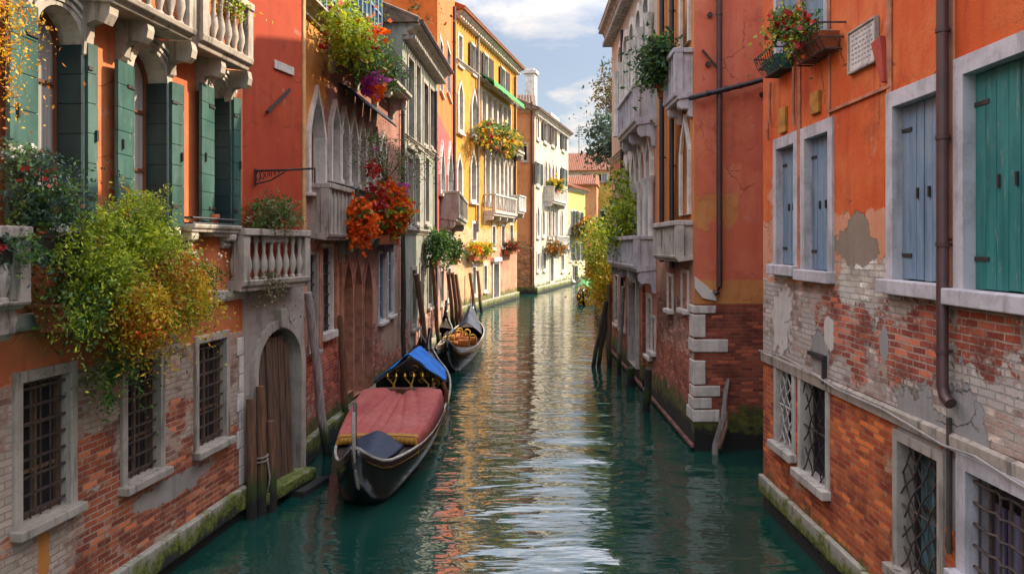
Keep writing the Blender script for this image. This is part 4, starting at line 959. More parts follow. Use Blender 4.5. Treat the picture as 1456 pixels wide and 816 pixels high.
    for px, y0, y1, wd in ((1137, -40, 384, .06), (1180, -40, 300, .03), (1266, -40, 380, .05), (1353, -20, 340, .07)):
        u, zb_ = f.uv(px, y1); zt = 10.0; mb = MB(); mb.box(u - wd, u + wd, .002, .02, zb_, zt); f.build(mb, 'pilaster_strip', M['salmon'], bevel=.006)
    for xl, xr, yt, yb in ((1156, 1168, 131, 162), (1111, 1120, 153, 189)): f.plate(xl, xr, yt, yb, 'ochre_plate', 'wall_plate', .04)
    f.pipe(1340, -60, 548, r=.05, w=.085, mat='pipe', elbow=.13)
    mb = MB(); u = f.u(1346, .05); mb.tube([(u, .03, f.uv(1346, 590)[1]), (u, .03, f.uv(1346, 780)[1])], .022, 8); f.build(mb, 'lower_pipe', M['rust_iron'])
    mb = MB(); pts = [f.uv(x, y) for x, y in ((1086, 500), (1120, 508), (1158, 530), (1200, 556), (1262, 583), (1300, 604), (1352, 636), (1400, 652), (1452, 686), (1480, 702))]
    mb.tube([(a, .07 + .01 * (i % 2), b + .02) for i, (a, b) in enumerate(pts)], .012, 6); f.build(mb, 'cable', M['cable'])
    mb = MB(); a = f.uv(1153, 500); b = f.uv(1176, 500); mb.box(a[0], b[0], .0, .05, a[1] - .03, a[1] + .02); mb.box(b[0] - .05, b[0], .0, .05, a[1] - .32, a[1] - .031); f.build(mb, 'iron_hook', M['iron'])
    mb = MB(); a = f.uv(1246, 62); b = f.uv(1263, 117); mb.prism([(a[0], a[1]), (a[0] + .2, a[1] + .03), (b[0] + .02, b[1]), (b[0] - .04, b[1])], .0, .06); f.build(mb, 'red_bracket', M['red_paint'], bevel=.008)
    for px, y0, y1 in ((1100, 118, 175), (1134, 95, 178), (1097, 170, 200)): 
        mb = MB(); a = f.uv(px, y0); b = f.uv(px, y1); mb.tube([(a[0], .05, a[1]), (a[0] + .03, .07, (a[1] + b[1]) / 2), (a[0], .05, b[1])], .022, 6); f.build(mb, 'iron_anchor', M['salmon'])
    # upper window over the flower basket
    w, (u0, u1, z0, z1) = f.win(1107, 1172, -60, 18, fr=.1, proud=.03, rec=.16, pane='blue_glass', sash=None, stone='stone_lilac', sill=.05, fb=.0, rc=(f.u(1106), f.u(1174), f.uv(1140, 70)[1], f.uv(1140, -70)[1]))
    f.leaf(w, (u0 + .012, -.10), ((u0 + u1) / 2 - .004, -.10), z0 + .015, z1 - .012, mat='blue_paint', style='v', n=3); f.leaf(w, (u1 - .012, -.10), ((u0 + u1) / 2 + .004, -.10), z0 + .015, z1 - .012, mat='blue_paint', style='v', n=3)
    OR = ('p', (.55, .080, .006), (.60, .145, .03), (.39, .042, .006), 1.3); PEACH = ('p', (.56, .24, .13), (.60, .30, .18), (.48, .18, .09))
    RB = ('b', (.47, .055, .014), (.57, .135, .024), (.40, .20, .10), (.54, .34, .21), .2)
    PB = ('b', (.40, .27, .21), (.49, .38, .31), (.42, .36, .31), (.54, .48, .42), .7); RP = ('b', (.36, .06, .03), (.42, .11, .05), (.44, .34, .27), (.5, .44, .37), .35)
    WB = ('b', (.60, .54, .45), (.66, .6, .5), (.45, .38, .3), (.66, .62, .54), .5)
    GC = ('p', (.27, .26, .25), (.31, .30, .29), (.22, .21, .20)); BC = ('p', (.22, .17, .12), (.26, .20, .15), (.18, .13, .10)); WP = ('p', (.52, .49, .44), (.58, .55, .5), (.44, .4, .35))
    def pt(lay, px, py, rx, ry, rg):
        a, b = f.u(px - rx), f.u(px + rx); u, z = f.uv(px, py); z2 = f.uv(px, py - ry)[1]; return (lay, u, z, max(.02, (b - a) / 2), max(.02, z2 - z), rg)
    wm = wallmat('peeling_orange_wall', RB, [(PB, 2.38, .04), (PEACH, 3.48, .35), (OR, 4.35, .9)],
        [pt(PEACH, 1117, 310, 24, 95, .5), pt(RP, 1205, 470, 45, 55, 1.6), pt(RP, 1290, 490, 60, 60, 1.8), pt(RP, 1400, 470, 40, 75, 1.4), pt(WP, 1112, 455, 14, 50, .8), pt(GC, 1165, 505, 12, 34, .5), pt(WP, 1179, 472, 7, 26, .4),
         pt(GC, 1370, 620, 28, 90, 1.0), pt(GC, 1305, 590, 32, 45, .8), pt(GC, 1257, 488, 6, 28, .4), pt(GC, 1340, 690, 24, 60, .9), pt(WP, 1110, 385, 20, 16, .8),
         pt(WB, 1220, 392, 40, 38, .5), pt(BC, 1222, 326, 17, 26, .5), pt(BC, 1218, 352, 31, 26, .6)], moss=.5, algae=.24, bump=1.0, drip=.16)
    f.finish(wm, 11, 6)
M['lilac_cloth'] = plain('lilac_curtain', (.16, .16, .24), .9, .4, 3, .2, (.09, .07, .12), (8, 8, .5))
build_right1()
def wall_plaque():
    f = R1; u0, u1, z0, z1 = f.rect(1212, 1249, 38, 88); z0 -= .05; root = empty('wall_plaque', f.world((u0 + u1) / 2, 0, z0), f.rot); tag(root, 'white marble plaque with worn inscription on the orange plaster', 'plaque')
    L = (u1 - u0) / 2; h = z1 - z0
    mb = MB(); mb.box(-L, L, .003, .035, 0, h); mb.build('slab', M['marble'], root, bevel=.008)
    mb = MB(); mb.ring([(-L - .025, -.025), (L + .025, -.025), (L + .025, h + .025), (-L - .025, h + .025)], [(-L + .002, .002), (L - .002, .002), (L - .002, h - .002), (-L + .002, h - .002)], .003, .05); mb.build('border', M['stone_grey'], root, bevel=.006)
    mb = MB(); r = random.Random(2)
    for k in range(7):
        x = -L * .8; z = h * (.88 - k * .12)
        while x < L * .75:
            l = .02 + r.random() * .045; mb.box(x, x + l, .035, .037, z, z + .016); x += l + .018 + .02 * r.random()
    mb.build('inscription', M['cement'], root)
wall_plaque()
def flower_basket(px, py, L, label):
    f = R1; u, z = f.uv(px, py, .2); root = empty('flower_basket', f.world(u, 0, z), f.rot); tag(root, label, 'flower basket', 'iron flower baskets on the orange wall')
    mb = MB()
    for k, (zz, w) in enumerate(((.0, .2), (.12, .28), (.27, .34))): mb.tube([(-L / 2 * (.8 + .1 * k), 0, zz), (-L / 2 * (.8 + .1 * k), w, zz), (L / 2 * (.8 + .1 * k), w, zz), (L / 2 * (.8 + .1 * k), 0, zz)], .012, 5)
    n = 9
    for i in range(n): x = (-.5 + i / (n - 1)) * L; mb.tube([(x * .8, 0, 0), (x * .8, .2, 0), (x * .9, .3, .12), (x, .34, .27)], .008, 4)
    mb.build('cage', M['rust_iron'], root)
    mb = MB(); mb.hexa([(-L * .36, .03, .015), (L * .36, .03, .015), (L * .36, .18, .015), (-L * .36, .18, .015)], [(-L * .42, .03, .2), (L * .42, .03, .2), (L * .42, .26, .2), (-L * .42, .26, .2)]); mb.build('pot', M['terracotta'] if L > .8 else M['teal_paint'], root)
    return root
flower_basket(1152, 82, 1.1, 'wide rusty iron flower basket under the upper window, nearer the plaque'); flower_basket(1098, 104, .75, 'narrow rusty iron flower basket nearer the coral wall')

# ------------------------------------------------------------------ RIGHT 2: coral corner house on the side canal
r2 = Bd('coral_corner_house', 'coral corner house with white quoins over dark brick where the side canal opens', 'house')
R2 = r2.face((3.604, 19.2), (3.55, 15.07)); R2f = r2.face((3.55, 15.07), (9.5, 15.07))
def build_right2():
    f = R2; g = R2f
    ZB = lambda y: g.uv(1000, y)[1]
    f.win(971, 981, 172, 306, arch='gothic', fr=.14, proud=.06, rec=.22, pane='curtain', sash='white_paint', mull=(2, 4), stone='stone_pale', sill=0, fb=.0)
    f.win(971, 981, -60, 66, arch='gothic', fr=.14, proud=.06, rec=.22, pane='curtain', sash='white_paint', mull=(2, 4), stone='stone_pale', sill=0, fb=.0)
    for xl, xr, yt, yb in ((951, 957, 393, 440), (971, 979, 388, 440), (927, 932, 452, 500)):
        f.win(xl, xr, yt, yb, fr=.07, rec=.18, pane='dark', sash='iron', grille=(3, 6), stone='stone_pale', sill=.08, fb=.0)
    f.balcony(0, 0, 0, 0, rc=(2.8, 4.06, 6.84, 7.0), w=.36, rail=.86, kind='slab', stone='stone_lilac'); f.balcony(0, 0, 0, 0, rc=(1.45, 4.06, 3.66, 3.78), w=.34, rail=.70, kind='slab', stone='stone', brackets=0)
    f.pipe(955, -60, 380, r=.055, w=.09, mat='pipe_dark')
    # bent downpipe and dark service pipe on the face towards the bridge
    g.pipe(1023, -60, 408, r=.055, w=.09, mat='pipe', elbow=-.10)
    mb = MB(); a = g.uv(986, 138, .15); b = g.uv(1062, 120, .15); e = g.uv(1112, 106, .15); mb.tube([(a[0] - .02, .0, a[1]), (a[0] + .03, .14, a[1]), (b[0], .15, b[1]), (e[0], .15, e[1])], .05, 10)
    for t in (.25, .6, .85): x = a[0] + (b[0] - a[0]) * t; z = a[1] + (b[1] - a[1]) * t; mb.tube([(x, .147, z), (x + .05, .147, z + .012)], .06, 10)
    g.build(mb, 'service_pipe', M['pipe_dark'], smooth=True)
    mb = MB(); a = g.uv(998, 72); b = g.uv(1020, 98); mb.tube([(a[0], .04, a[1]), (b[0], .04, b[1])], .025, 4); g.build(mb, 'iron_tie', M['rust_iron'])
    for px, py in ((1009, 22), (1083, 135), (1006, 92)):
        mb = MB(); u, z = g.uv(px, py); mb.tube([(u, .0, z), (u, .05, z)], .05, 10); g.build(mb, 'tie_end', M['iron'])
    # quoin stones that wrap the corner
    r = random.Random(4); blocks = ((1018, 434, 446), (1003, 447, 480), (1035, 482, 501), (1003, 512, 547), (1024, 548, 564), (1012, 565, 581), (1023, 582, 600))
    for x1, ya, yb in blocks:
        z1, z0 = ZB(ya), ZB(yb); L = g.u(x1); mb = MB(); mb.box(-.028, L, -.3 - r.random() * .3, .028, z0 + .006, z1 - .004); g.build(mb, 'quoin', M['stone_pale'], bevel=.02)
    mb = MB(); mb.prism([(0, ZB(410)), (.0, ZB(393)), (.12, ZB(400)), (.42, ZB(418)), (.42, ZB(428)), (.15, ZB(424))], .002, .06); g.build(mb, 'corner_stone', M['stone_pale'], bevel=.012)
    CORAL = ('p', (.56, .135, .068), (.60, .18, .095), (.48, .10, .05), 4.4); OCH = ('p', (.52, .21, .06), (.56, .25, .08), (.44, .16, .045))
    DB = ('b', (.26, .048, .022), (.34, .08, .035), (.20, .11, .075), (.36, .24, .18), .08); PB = ('b', (.38, .13, .075), (.46, .20, .13), (.36, .26, .2), (.5, .38, .3), .35)
    wg = wallmat('coral_end_wall', DB, [(OCH, ZB(432), .06), (CORAL, ZB(398), .05)], [(OCH, g.u(1004), ZB(300), .28, .35, 1.0), (OCH, g.u(1036), ZB(300), .18, .4, 1.0), (OCH, g.u(1043), ZB(226), .09, .14, .6), (('p', (.50, .115, .058), (.54, .145, .075), (.42, .09, .045)), g.u(1062), ZB(190), .62, .7, .25)], moss=.75, algae=.42, drip=.06)
    g.finish(wg, 13, 6, sides='R')
    wf = wallmat('coral_canal_wall', ('b', (.36, .06, .03), (.42, .10, .05), (.36, .2, .14), (.5, .38, .3), .12), [(PB, 1.75, .7), (('p', (.46, .22, .14), (.52, .28, .18), (.38, .17, .1)), 2.9, .3), (('p', (.52, .175, .04), (.56, .22, .06), (.44, .13, .03)), 3.72, .04)], moss=.8, algae=.45, drip=.1)
    f.finish(wf, 13, 5.9, sides='L')
    mb = MB(); mb.box(0, f.L - .0, .004, .07, .05, .12); f.build(mb, 'water_ledge', M['red_ledge'], bevel=.01)
    g.cornice(12.7, .3, .3); 
M['red_ledge'] = plain('reddish_stone_ledge', (.24, .11, .09), .85, .35, 4, .2)
build_right2()

# ------------------------------------------------------------------ RIGHT 3: grey palace with colonnade
r3 = Bd('grey_palace', 'grey brown palace with white colonnade, stone balconies and a vine at its far corner', 'palace')
R3 = r3.face((3.73, 28.9), (3.604, 19.2))
def build_right3():
    f = R3
    for i in range(5):
        u0 = 2.6 + i * 1.35; f.win(0, 0, 0, 0, arch='round', rc=(u0, u0 + .85, 7.7, 10.6), fr=.2, proud=.1, rec=.3, pane='blue_glass', sash='white_paint', mull=(2, 3), stone='stone_pale', sill=0, fb=0)
    for i in range(6): mb = MB(); u = 2.35 + i * 1.35; mb.lathe((u, .1, 7.7), [(.16, 0), (.16, .12), (.1, .2), (.095, 1.9), (.16, 2.1), (.18, 2.2)], 12); f.build(mb, 'column', M['stone_pale'], smooth=True)
    for i in range(6):
        u0 = 3.9 + i * .92; f.win(0, 0, 0, 0, arch='gothic', rc=(u0, u0 + .62, 3.62, 6.75), fr=.13, proud=.1, rec=.3, pane='dark', sash='white_paint', mull=(2, 4), stone='stone_pale', sill=0, fb=0)
    for i in range(7): mb = MB(); u = 3.75 + i * .92; mb.lathe((u, .08, 3.6), [(.13, 0), (.13, .1), (.085, .16), (.08, 1.9), (.13, 2.05), (.15, 2.15)], 12); f.build(mb, 'column', M['stone_pale'], smooth=True)
    f.balcony(0, 0, 0, 0, rc=(6.2, 9.5, 7.0, 7.2), w=.55, rail=.85, kind='slab', stone='stone_lilac', brackets=3); f.balcony(0, 0, 0, 0, rc=(3.4, 9.55, 3.3, 3.48), w=.55, rail=.75, kind='slab', stone='stone_lilac', brackets=4)
    for u0, u1, z0, z1 in ((1.0, 1.9, 1.3, 2.9), (2.9, 3.7, 1.3, 2.8), (8.3, 8.9, 1.2, 2.6), (1.0, 1.8, 4.2, 6.2)):
        f.win(0, 0, 0, 0, rc=(u0, u1, z0, z1), fr=.12, rec=.2, pane='dark', sash='brown_paint', stone='stone_pale', grille=(4, 6) if z1 < 3 else None)
    f.win(0, 0, 0, 0, rc=(5.2, 6.6, .45, 2.9), fr=.2, proud=.1, rec=.4, pane='dark', sash='brown_paint', mull=(2, 2), stone='stone', sill=0, fb=0, name='door')
    f.cornice(11.5, .45, .5, 'stone_grey', dent=.35); f.cornice(6.95, .18, .16, 'stone', name='string_course')
    f.pipe(941, 150, 420, r=.06, w=.1, mat='pipe_dark', z=(11, 3.6)); f.pipe(884, 200, 500, r=.05, w=.1, mat='pipe_dark', z=(11, 1.5))
    mb = MB(); mb.box(0, f.L - .01, .004, .08, .05, .13); f.build(mb, 'water_ledge', M['red_ledge'], bevel=.01)
    wm = wallmat('grey_palace_wall', ('b', (.36, .075, .03), (.44, .12, .05), (.36, .22, .15), (.5, .38, .3), .15), [(('p', (.44, .16, .09), (.50, .21, .13), (.36, .13, .07)), 1.6, .8), (('p', (.38, .31, .23), (.44, .37, .29), (.28, .22, .16)), 6.9, .1)], moss=.7, algae=.35, drip=.2)
    f.finish(wm, 11.95, 6); f.roof(11.96, 6, 1.4, .45, 'tile_dark')
build_right3()
def sun_blocker():  # unseen house, added to stop sun from reaching the water through the gap
    b = Bd('sun_blocker_house', 'unseen brick house added across the side canal to block the sun', 'house'); f = b.face((10, 17.5), (10, 9.5))
    for u in (1.5, 4, 6.2): f.win(0, 0, 0, 0, rc=(u, u + .8, 3.5, 5.2), fr=.12, rec=.2, pane='dark', sash='brown_paint', stone='stone')
    f.finish(wallmat('sun_blocker_wall', ('b', (.30, .07, .04), (.36, .1, .06), (.34, .26, .2), (.5, .42, .34), .3), moss=.7), 14.5, 5)
sun_blocker()
def garden_wall():
    b = Bd('garden_wall', 'low ochre garden wall by the water beyond the grey palace', 'wall'); f = b.face((4.9, 46), (3.76, 28.95))
    f.finish(wallmat('garden_wall_coat', ('b', (.30, .07, .04), (.36, .1, .06), (.34, .26, .2), (.5, .42, .34), .3), [(('p', (.48, .30, .08), (.54, .36, .11), (.38, .22, .06)), 1.2, .9)], moss=.7, algae=.3), 2.6, .5)
    mb = MB(); mb.box(-.02, f.L + .0, -.56, .06, 2.603, 2.72); f.build(mb, 'coping', M['stone'], bevel=.02)
garden_wall()
ground('garden_ground', [(4.0, 29), (5.2, 46), (12, 70), (60, 70), (60, 29)], .7)
ground('far_ground', [(-60, 105), (120, 105), (120, 300), (-60, 300)], .7)

# ------------------------------------------------------------------ gondolas
M['lacquer'] = plain('black_lacquer', (.006, .006, .007), .22, .2, 3, .03, None, (1, 1, 1), 0, .6); M['gold'] = plain('gilded_metal', (.62, .36, .06), .35, .3, 14, .15, None, (1, 1, 1), .85)
M['steel'] = plain('worn_steel', (.42, .40, .37), .35, .3, 9, .05, None, (1, 1, 1), .8); M['deck'] = plain('dark_deck_boards', (.03, .022, .02), .45, .3, 5, .1, None, (6, .6, 6)); M['pale_trim'] = plain('pale_gunwale_trim', (.52, .47, .40), .45, .3, 5, .08)
M['red_cloth'] = plain('faded_red_canvas', (.42, .085, .065), .8, .3, 1.6, .2, (.33, .052, .045), worn=((.46, .15, .12), (.40, .2, .17))); M['blue_cloth'] = plain('bright_blue_tarpaulin', (.004, .21, .74), .8, .2, 3, .2, (.004, .14, .58)); M['navy_cloth'] = plain('navy_canvas_cover', (.018, .030, .062), .7, .2, 4, .12)
M['gold_fringe'] = plain('gold_fringe', (.55, .27, .03), .7, .4, 16, .3, None, (8, 8, 1)); M['orange_cloth'] = plain('orange_cushion', (.55, .17, .03), .8, .2, 4, .2)
def hull_shape(L, B):
    hb = lambda s: B / 2 * max(.012, (1 - abs(s) ** 2.9)) ** .74
    sh = lambda s: .50 + .26 * abs(s) ** 3 + .30 * max(0, (abs(s) - .86) / .14) ** 2
    kl = lambda s: -.18 + 1.02 * max(0, (abs(s) - .80) / .20) ** 1.7
    return hb, sh, kl
def gondola(root, L, B, hullmat='lacquer', prow=1.72, stern=1.5):
    """hull along local +y from the near tip at y = 0"""
    hb, sh, kl = hull_shape(L, B); N_, K = 44, 9
    mb = MB(False); V = []
    ss_ = [-1 + 2 * i / (N_ - 1) for i in range(N_)]
    for s in ss_:
        b, zs, zk = hb(s), sh(s), min(kl(s), sh(s) - .03); row = []
        for j in range(K):
            t = -1 + 2 * j / (K - 1); x = b * math.copysign(abs(math.sin(t * math.pi / 2)) ** .7, t) * (.80 + .20 * abs(t)); z = zk + (zs - zk) * abs(t) ** 2.1; row.append((x, (s + 1) / 2 * L, z))
        V += row
    fs = [(i * K + j, i * K + j + 1, (i + 1) * K + j + 1, (i + 1) * K + j) for i in range(N_ - 1) for j in range(K - 1)]
    mb.add(V, fs); h = mb.build('hull', M[hullmat], root, smooth=True, recalc=True)
    so_ = h.modifiers.new('thickness', 'SOLIDIFY'); so_.thickness = .04; so_.offset = 0
    tr = MB(False)
    for sg in (-1, 1): tr.tube([(sg * (hb(s) - .0), (s + 1) / 2 * L, sh(s) + .015) for s in ss_], .024, 6)
    tr.build('gunwale', M['pale_trim'], root, smooth=True)
    st = MB(False)
    for sg in (-1, 1): st.tube([(sg * (hb(s) + .006), (s + 1) / 2 * L, sh(s) - .09) for s in ss_], .011, 5)
    st.build('gold_line', M['gold'], root, smooth=True)
    # decks fore and aft, floor between
    for s0, s1, n in ((-1, -.56, 14), (.62, 1, 12)):
        q = [s0 + (s1 - s0) * i / n for i in range(n + 1)]
        dk = MB(False)
        for a, b in zip(q[:-1], q[1:]):
            ya, yb = (a + 1) / 2 * L, (b + 1) / 2 * L; ha, hb_ = hb(a) - .03, hb(b) - .03; za, zb = sh(a) - .02, sh(b) - .02
            dk.add([(-ha, ya, za), (0, ya, za + .07), (ha, ya, za), (-hb_, yb, zb), (0, yb, zb + .07), (hb_, yb, zb)], [(0, 1, 4, 3), (1, 2, 5, 4)])
        dk.build('deck', M['deck'], root)
    fl = MB(False); q = [-.58 + 1.24 * i / 16 for i in range(17)]
    for a, b in zip(q[:-1], q[1:]):
        ya, yb = (a + 1) / 2 * L, (b + 1) / 2 * L; fl.add([(-hb(a) * .85, ya, .16), (hb(a) * .85, ya, .16), (hb(b) * .85, yb, .16), (-hb(b) * .85, yb, .16)], [(0, 1, 2, 3)])
    fl.build('floor', M['deck'], root)
    # prow iron: a blade that rises from the stem
    z = sh(-1); fe = MB(False)
    prof = [(.95, .05), (.62, .20), (.32, .42), (.10, .70), (-.02, z), (-.06, z + .3), (-.04, prow - .12), (.04, prow), (.10, prow - .02), (.07, prow - .3), (.06, z + .25), (.16, z + .02), (.3, z - .04), (.42, .48), (.7, .27), (1.05, .1)]
    n = len(prof); t = .022
    tri = tessellate_polygon([[Vector((a, b, 0)) for a, b in prof]]); fe.add([(-t, a, b) for a, b in prof] + [(t, a, b) for a, b in prof], [tuple(q) for q in tri] + [tuple(i + n for i in q) for q in tri] + [(i, (i + 1) % n, n + (i + 1) % n, n + i) for i in range(n)])
    fe.build('prow_blade', M['lacquer'], root, bevel=.006)
    se = MB(False); se.tube([(0, a - .02, b) for a, b in prof[:7]], .028, 6); se.build('stem_band', M['pale_trim'], root, smooth=True)
    z = sh(1); sp = MB(False); sp.tube([(0, L - .35, z - .12), (0, L - .02, z + .15), (0, L + .12, z + .5), (0, L + .08, stern)], .10, 8, 0, .03); sp.build('stern_post', M['lacquer'], root, smooth=True)
    return hb, sh
def sheet(nx, ny, fn, name, mat, root, thick=.012, smooth=True):
    mb = MB(False); mb.add([fn(i / (nx - 1), j / (ny - 1)) for j in range(ny) for i in range(nx)], [(j * nx + i, j * nx + i + 1, (j + 1) * nx + i + 1, (j + 1) * nx + i) for j in range(ny - 1) for i in range(nx - 1)])
    o = mb.build(name, M[mat], root, smooth=smooth); s = o.modifiers.new('thickness', 'SOLIDIFY'); s.thickness = thick; s.offset = 0; return o
def main_gondola():
    root = empty('gondola', (-2.27, 11.15, 0), R(.7)); tag(root, 'nearest black gondola, moored under red, blue and navy covers', 'gondola', 'gondolas moored along the canal')
    L, B = 11.4, 1.78; hb, sh = gondola(root, L, B)
    S_ = lambda y: 2 * y / L - 1
    loc, rot = root.location, root.rotation_euler
    def own(name, label, cat, y):
        e = empty(name, tuple(loc + Vector((-math.sin(R(.7)) * y, math.cos(R(.7)) * y, .55))), R(.7)); tag(e, label, cat, 'covers over the nearest gondola'); return e
    # red cover drawn over the seats, ridge in the middle of its far edge
    y0, y1 = 2.0, 5.2; e = own('boat_cover', 'faded red canvas cover with gold fringe stretched across the nearest gondola', 'boat cover', y0)
    def red(i, j):
        x = -1 + 2 * i; y = y0 + (y1 - y0) * j; b = hb(S_(y)) * 1.02
        side = max(0, 1 - max(0, abs(x) - .90) / .10) ** .6 if abs(x) > .90 else 1 - .18 * x * x
        top = (.15 + .33 * j ** .9) * side - .12 * j ** 2 * math.exp(-(x / .3) ** 2) - .045 * math.sin(math.pi * j) * (1 - abs(x))
        cr = sum(-.045 * max(0, 1 - abs(x - a0 - a1 * (1 - j)) / .07) * j ** .5 for a0, a1 in ((0, 0), (-.25, -.5), (.3, .55), (.05, .4), (-.1, -.2)))
        z = sh(S_(y)) - .55 + .03 + top + cr * side
        return (b * x, y - y0, z - (.08 if abs(x) > .985 else 0))
    sheet(61, 26, red, 'canvas', 'red_cloth', e)
    def fr(i, j): p = red(i, 0); return (p[0], -.012 - .01 * math.sin(i * 120), p[2] - .005 - .12 * j)
    sheet(61, 3, fr, 'fringe', 'gold_fringe', e, .008)
    def fr2(i, j): p = red(i, 0.0); q = red(i, .045); return (p[0] + (q[0] - p[0]) * j, p[1] + (q[1] - p[1]) * j, p[2] + (q[2] - p[2]) * j + .012)
    sheet(37, 2, fr2, 'gold_braid', 'gold_fringe', e, .006)
    # navy cover over the near deck
    y2, y3 = .36, 1.95; e = own('deck_cover', 'small dark navy cover peaked over the near deck of the gondola', 'boat cover', y2)
    def nav(i, j):
        x = -1 + 2 * i; y = y2 + (y3 - y2) * j; b = hb(S_(y)) * .90; b = min(b, .72) * (1 - .25 * j)
        return (b * x, y - y2, sh(S_(y)) - .55 + .03 + .20 * j * (1 - abs(x) ** 1.3) + .05 * (1 - x * x) + .01 * math.sin(7 * x))
    sheet(25, 12, nav, 'canvas', 'navy_cloth', e)
    # blue tarpaulin over the cabin frame
    y4, y5 = 6.7, 9.0; e = own('blue_tarpaulin', 'bright blue tarpaulin pitched like a small roof over the gondola cabin', 'tarpaulin', y4)
    def blu(i, j):
        x = -1 + 2 * i; y = y4 + (y5 - y4) * j - .25 * (1 - abs(x)) * (1 - j); b = .84 * (1 - .25 * j)
        z = 1.56 - .55 - .66 * abs(x) ** 1.02 - .10 * j - .05 * abs(math.sin(4.2 * j + 2.2 * x)) - .05 * abs(math.sin(7 * x - 3 * j + 1)) * (1 - abs(x)) - .04 * abs(math.sin(9 * j - 4 * x)) * abs(x)
        return (b * x * 1.02, y - y4, z)
    sheet(45, 30, blu, 'canvas', 'blue_cloth', e)
    # cabin gable with gilded carving (part of the boat), chairs
    mb = MB(False); y = 6.85; mb.v = []; poly = [(-.80, .45), (.80, .45), (.82, .86), (0, 1.42), (-.82, .86)]
    mb.hexa([(x, y, z) for x, z in poly], [(x, y + .06, z) for x, z in poly]); mb.build('cabin_gable', M['lacquer'], root, bevel=.01)
    mb = MB(False); mb.tube([(x, y - .01, z - .03) for x, z in ((-.8, .86), (0, 1.42), (.8, .86))], .03, 6); mb.build('gable_trim', M['pale_trim'], root)
    mb = MB(False); r = random.Random(1)
    for k in range(13):
        cx_, q = -.62 + 1.24 * r.random(), .045 + .06 * r.random(); cz = .66 + q + (.88 + .48 * (1 - abs(cx_) / .8) - .66 - 2 * q) * r.random(); ph = 6.3 * r.random(); sg = 1 if r.random() < .5 else -1
        mb.tube([(cx_ + q * math.cos(ph + sg * a) * (1 - a / 9), y - .03 - .03 * r.random(), cz + q * math.sin(ph + sg * a) * (1 - a / 9)) for a in [j * .6 for j in range(12)]], .018, 5, 0, .008)
    for k in range(5): x = -.45 + .2 * k; mb.tube([(x, y - .35, .55), (x + .1 * (-1) ** k, y - .3, .8), (x - .05, y - .28, .95)], .032, 6, 0, .02); mb.lathe((x - .05, y - .28, .95), [(.02, 0), (.05, .04), (.03, .09), (.005, .12)], 8)
    mb.build('gilded_carving', M['gold'], root, smooth=True)
    mb = MB(False); mb.box(-.6, .6, 5.4, 5.9, .3, .55); mb.box(-.6, .6, 5.9, 6.0, .3, .85); mb.build('seat', M['wood'], root, bevel=.03)
    mb = MB(False); mb.tube([(.86, 5.9, .3), (.9, 5.9, .75), (.82, 5.95, .95), (.92, 6.0, 1.02)], .05, 7); mb.build('oar_rest', M['wood'], root, smooth=True)
    o = empty('oar', (-1.70, 17.0, .74), R(8)); tag(o, 'long red brown oar laid along the right side of the nearest gondola', 'oar')
    mb = MB(False); mb.tube([(0, 0, 0), (.02, 4.2, .35)], .032, 7); mb.hexa([(-.02, -.9, -.06), (.02, -.9, -.06), (.02, 0, .03), (-.02, 0, .03)], [(-.02, -.9, .1), (.02, -.9, .1), (.02, 0, -.03), (-.02, 0, -.03)][::1]); mb.build('shaft', M['wood'], o, smooth=True)
main_gondola()
def second_gondola():
    root = empty('gondola', (-1.98, 23.7, 0), R(-1.5)); tag(root, 'second black gondola with orange and gold cushions, moored beyond the covered one', 'gondola', 'gondolas moored along the canal')
    L, B = 10.2, 1.42; hb, sh = gondola(root, L, B, prow=1.35, stern=1.5)
    r = random.Random(8)
    for k in range(7): mb = MB(False); x = -.4 + .8 * r.random(); y = 3.2 + k * .35; mb.box(x - .22, x + .22, y, y + .28, .4 + .1 * r.random(), .62 + .12 * r.random()); mb.build('cushion', M['orange_cloth'], root, bevel=.06)
    for k in range(8): mb = MB(False); x = -.5 + 1.0 * r.random(); y = 2.8 + k * .4; mb.tube([(x + .12 * math.cos(a), y + .05 * math.sin(2 * a), .72 + .12 * math.sin(a)) for a in [j * .7 for j in range(10)]], .03, 5); mb.build('gilded_carving', M['gold'], root, smooth=True)
    e = empty('tarpaulin', (-1.75, 29.6, .62), R(-1.5)); tag(e, 'dark blue grey hood folded up at the far end of the second gondola', 'tarpaulin')
    sheet(15, 9, lambda i, j: ((-1 + 2 * i) * .6 * (1 - .3 * j), 2.2 * j, .75 * (1 - abs(-1 + 2 * i) ** 1.4) * (.55 + .75 * j) - .05), 'canvas', 'navy_cloth', e)
second_gondola()
def plain_boats():
    root = empty('gondola', (-2.92, 24.9, 0), R(-.5)); tag(root, 'empty black gondola squeezed between the wall and the cushioned gondola', 'gondola', 'gondolas moored along the canal'); gondola(root, 8.5, 1.0, prow=1.5, stern=1.2)
    root = empty('gondola', (4.65, 52, 0), R(-12)); tag(root, 'distant dark gondola with high curled prow near the white house', 'gondola', 'gondolas moored along the canal'); gondola(root, 9.5, 1.6, prow=2.0, stern=1.6)
    root = empty('motor_boat', (5.35, 50, 0), R(-10)); tag(root, 'distant small boat with white and blue covers behind the bush', 'boat'); hb, sh = gondola(root, 6, 1.7, 'white_paint', prow=.9, stern=.9)
    mb = MB(False); mb.box(-.5, .5, 1.5, 3.2, .5, 1.0); mb.build('cabin', M['blue_cloth'], root, bevel=.1)
    e = empty('boat_cover', (4.95, 54.5, .7), R(-12)); tag(e, 'distant green and red cover on the dark gondola', 'boat cover'); sheet(9, 7, lambda i, j: ((-1 + 2 * i) * .7, 3.0 * j, .5 * (1 - (-1 + 2 * i) ** 2) + .35 * j), 'canvas', 'awning_green', e)
plain_boats()

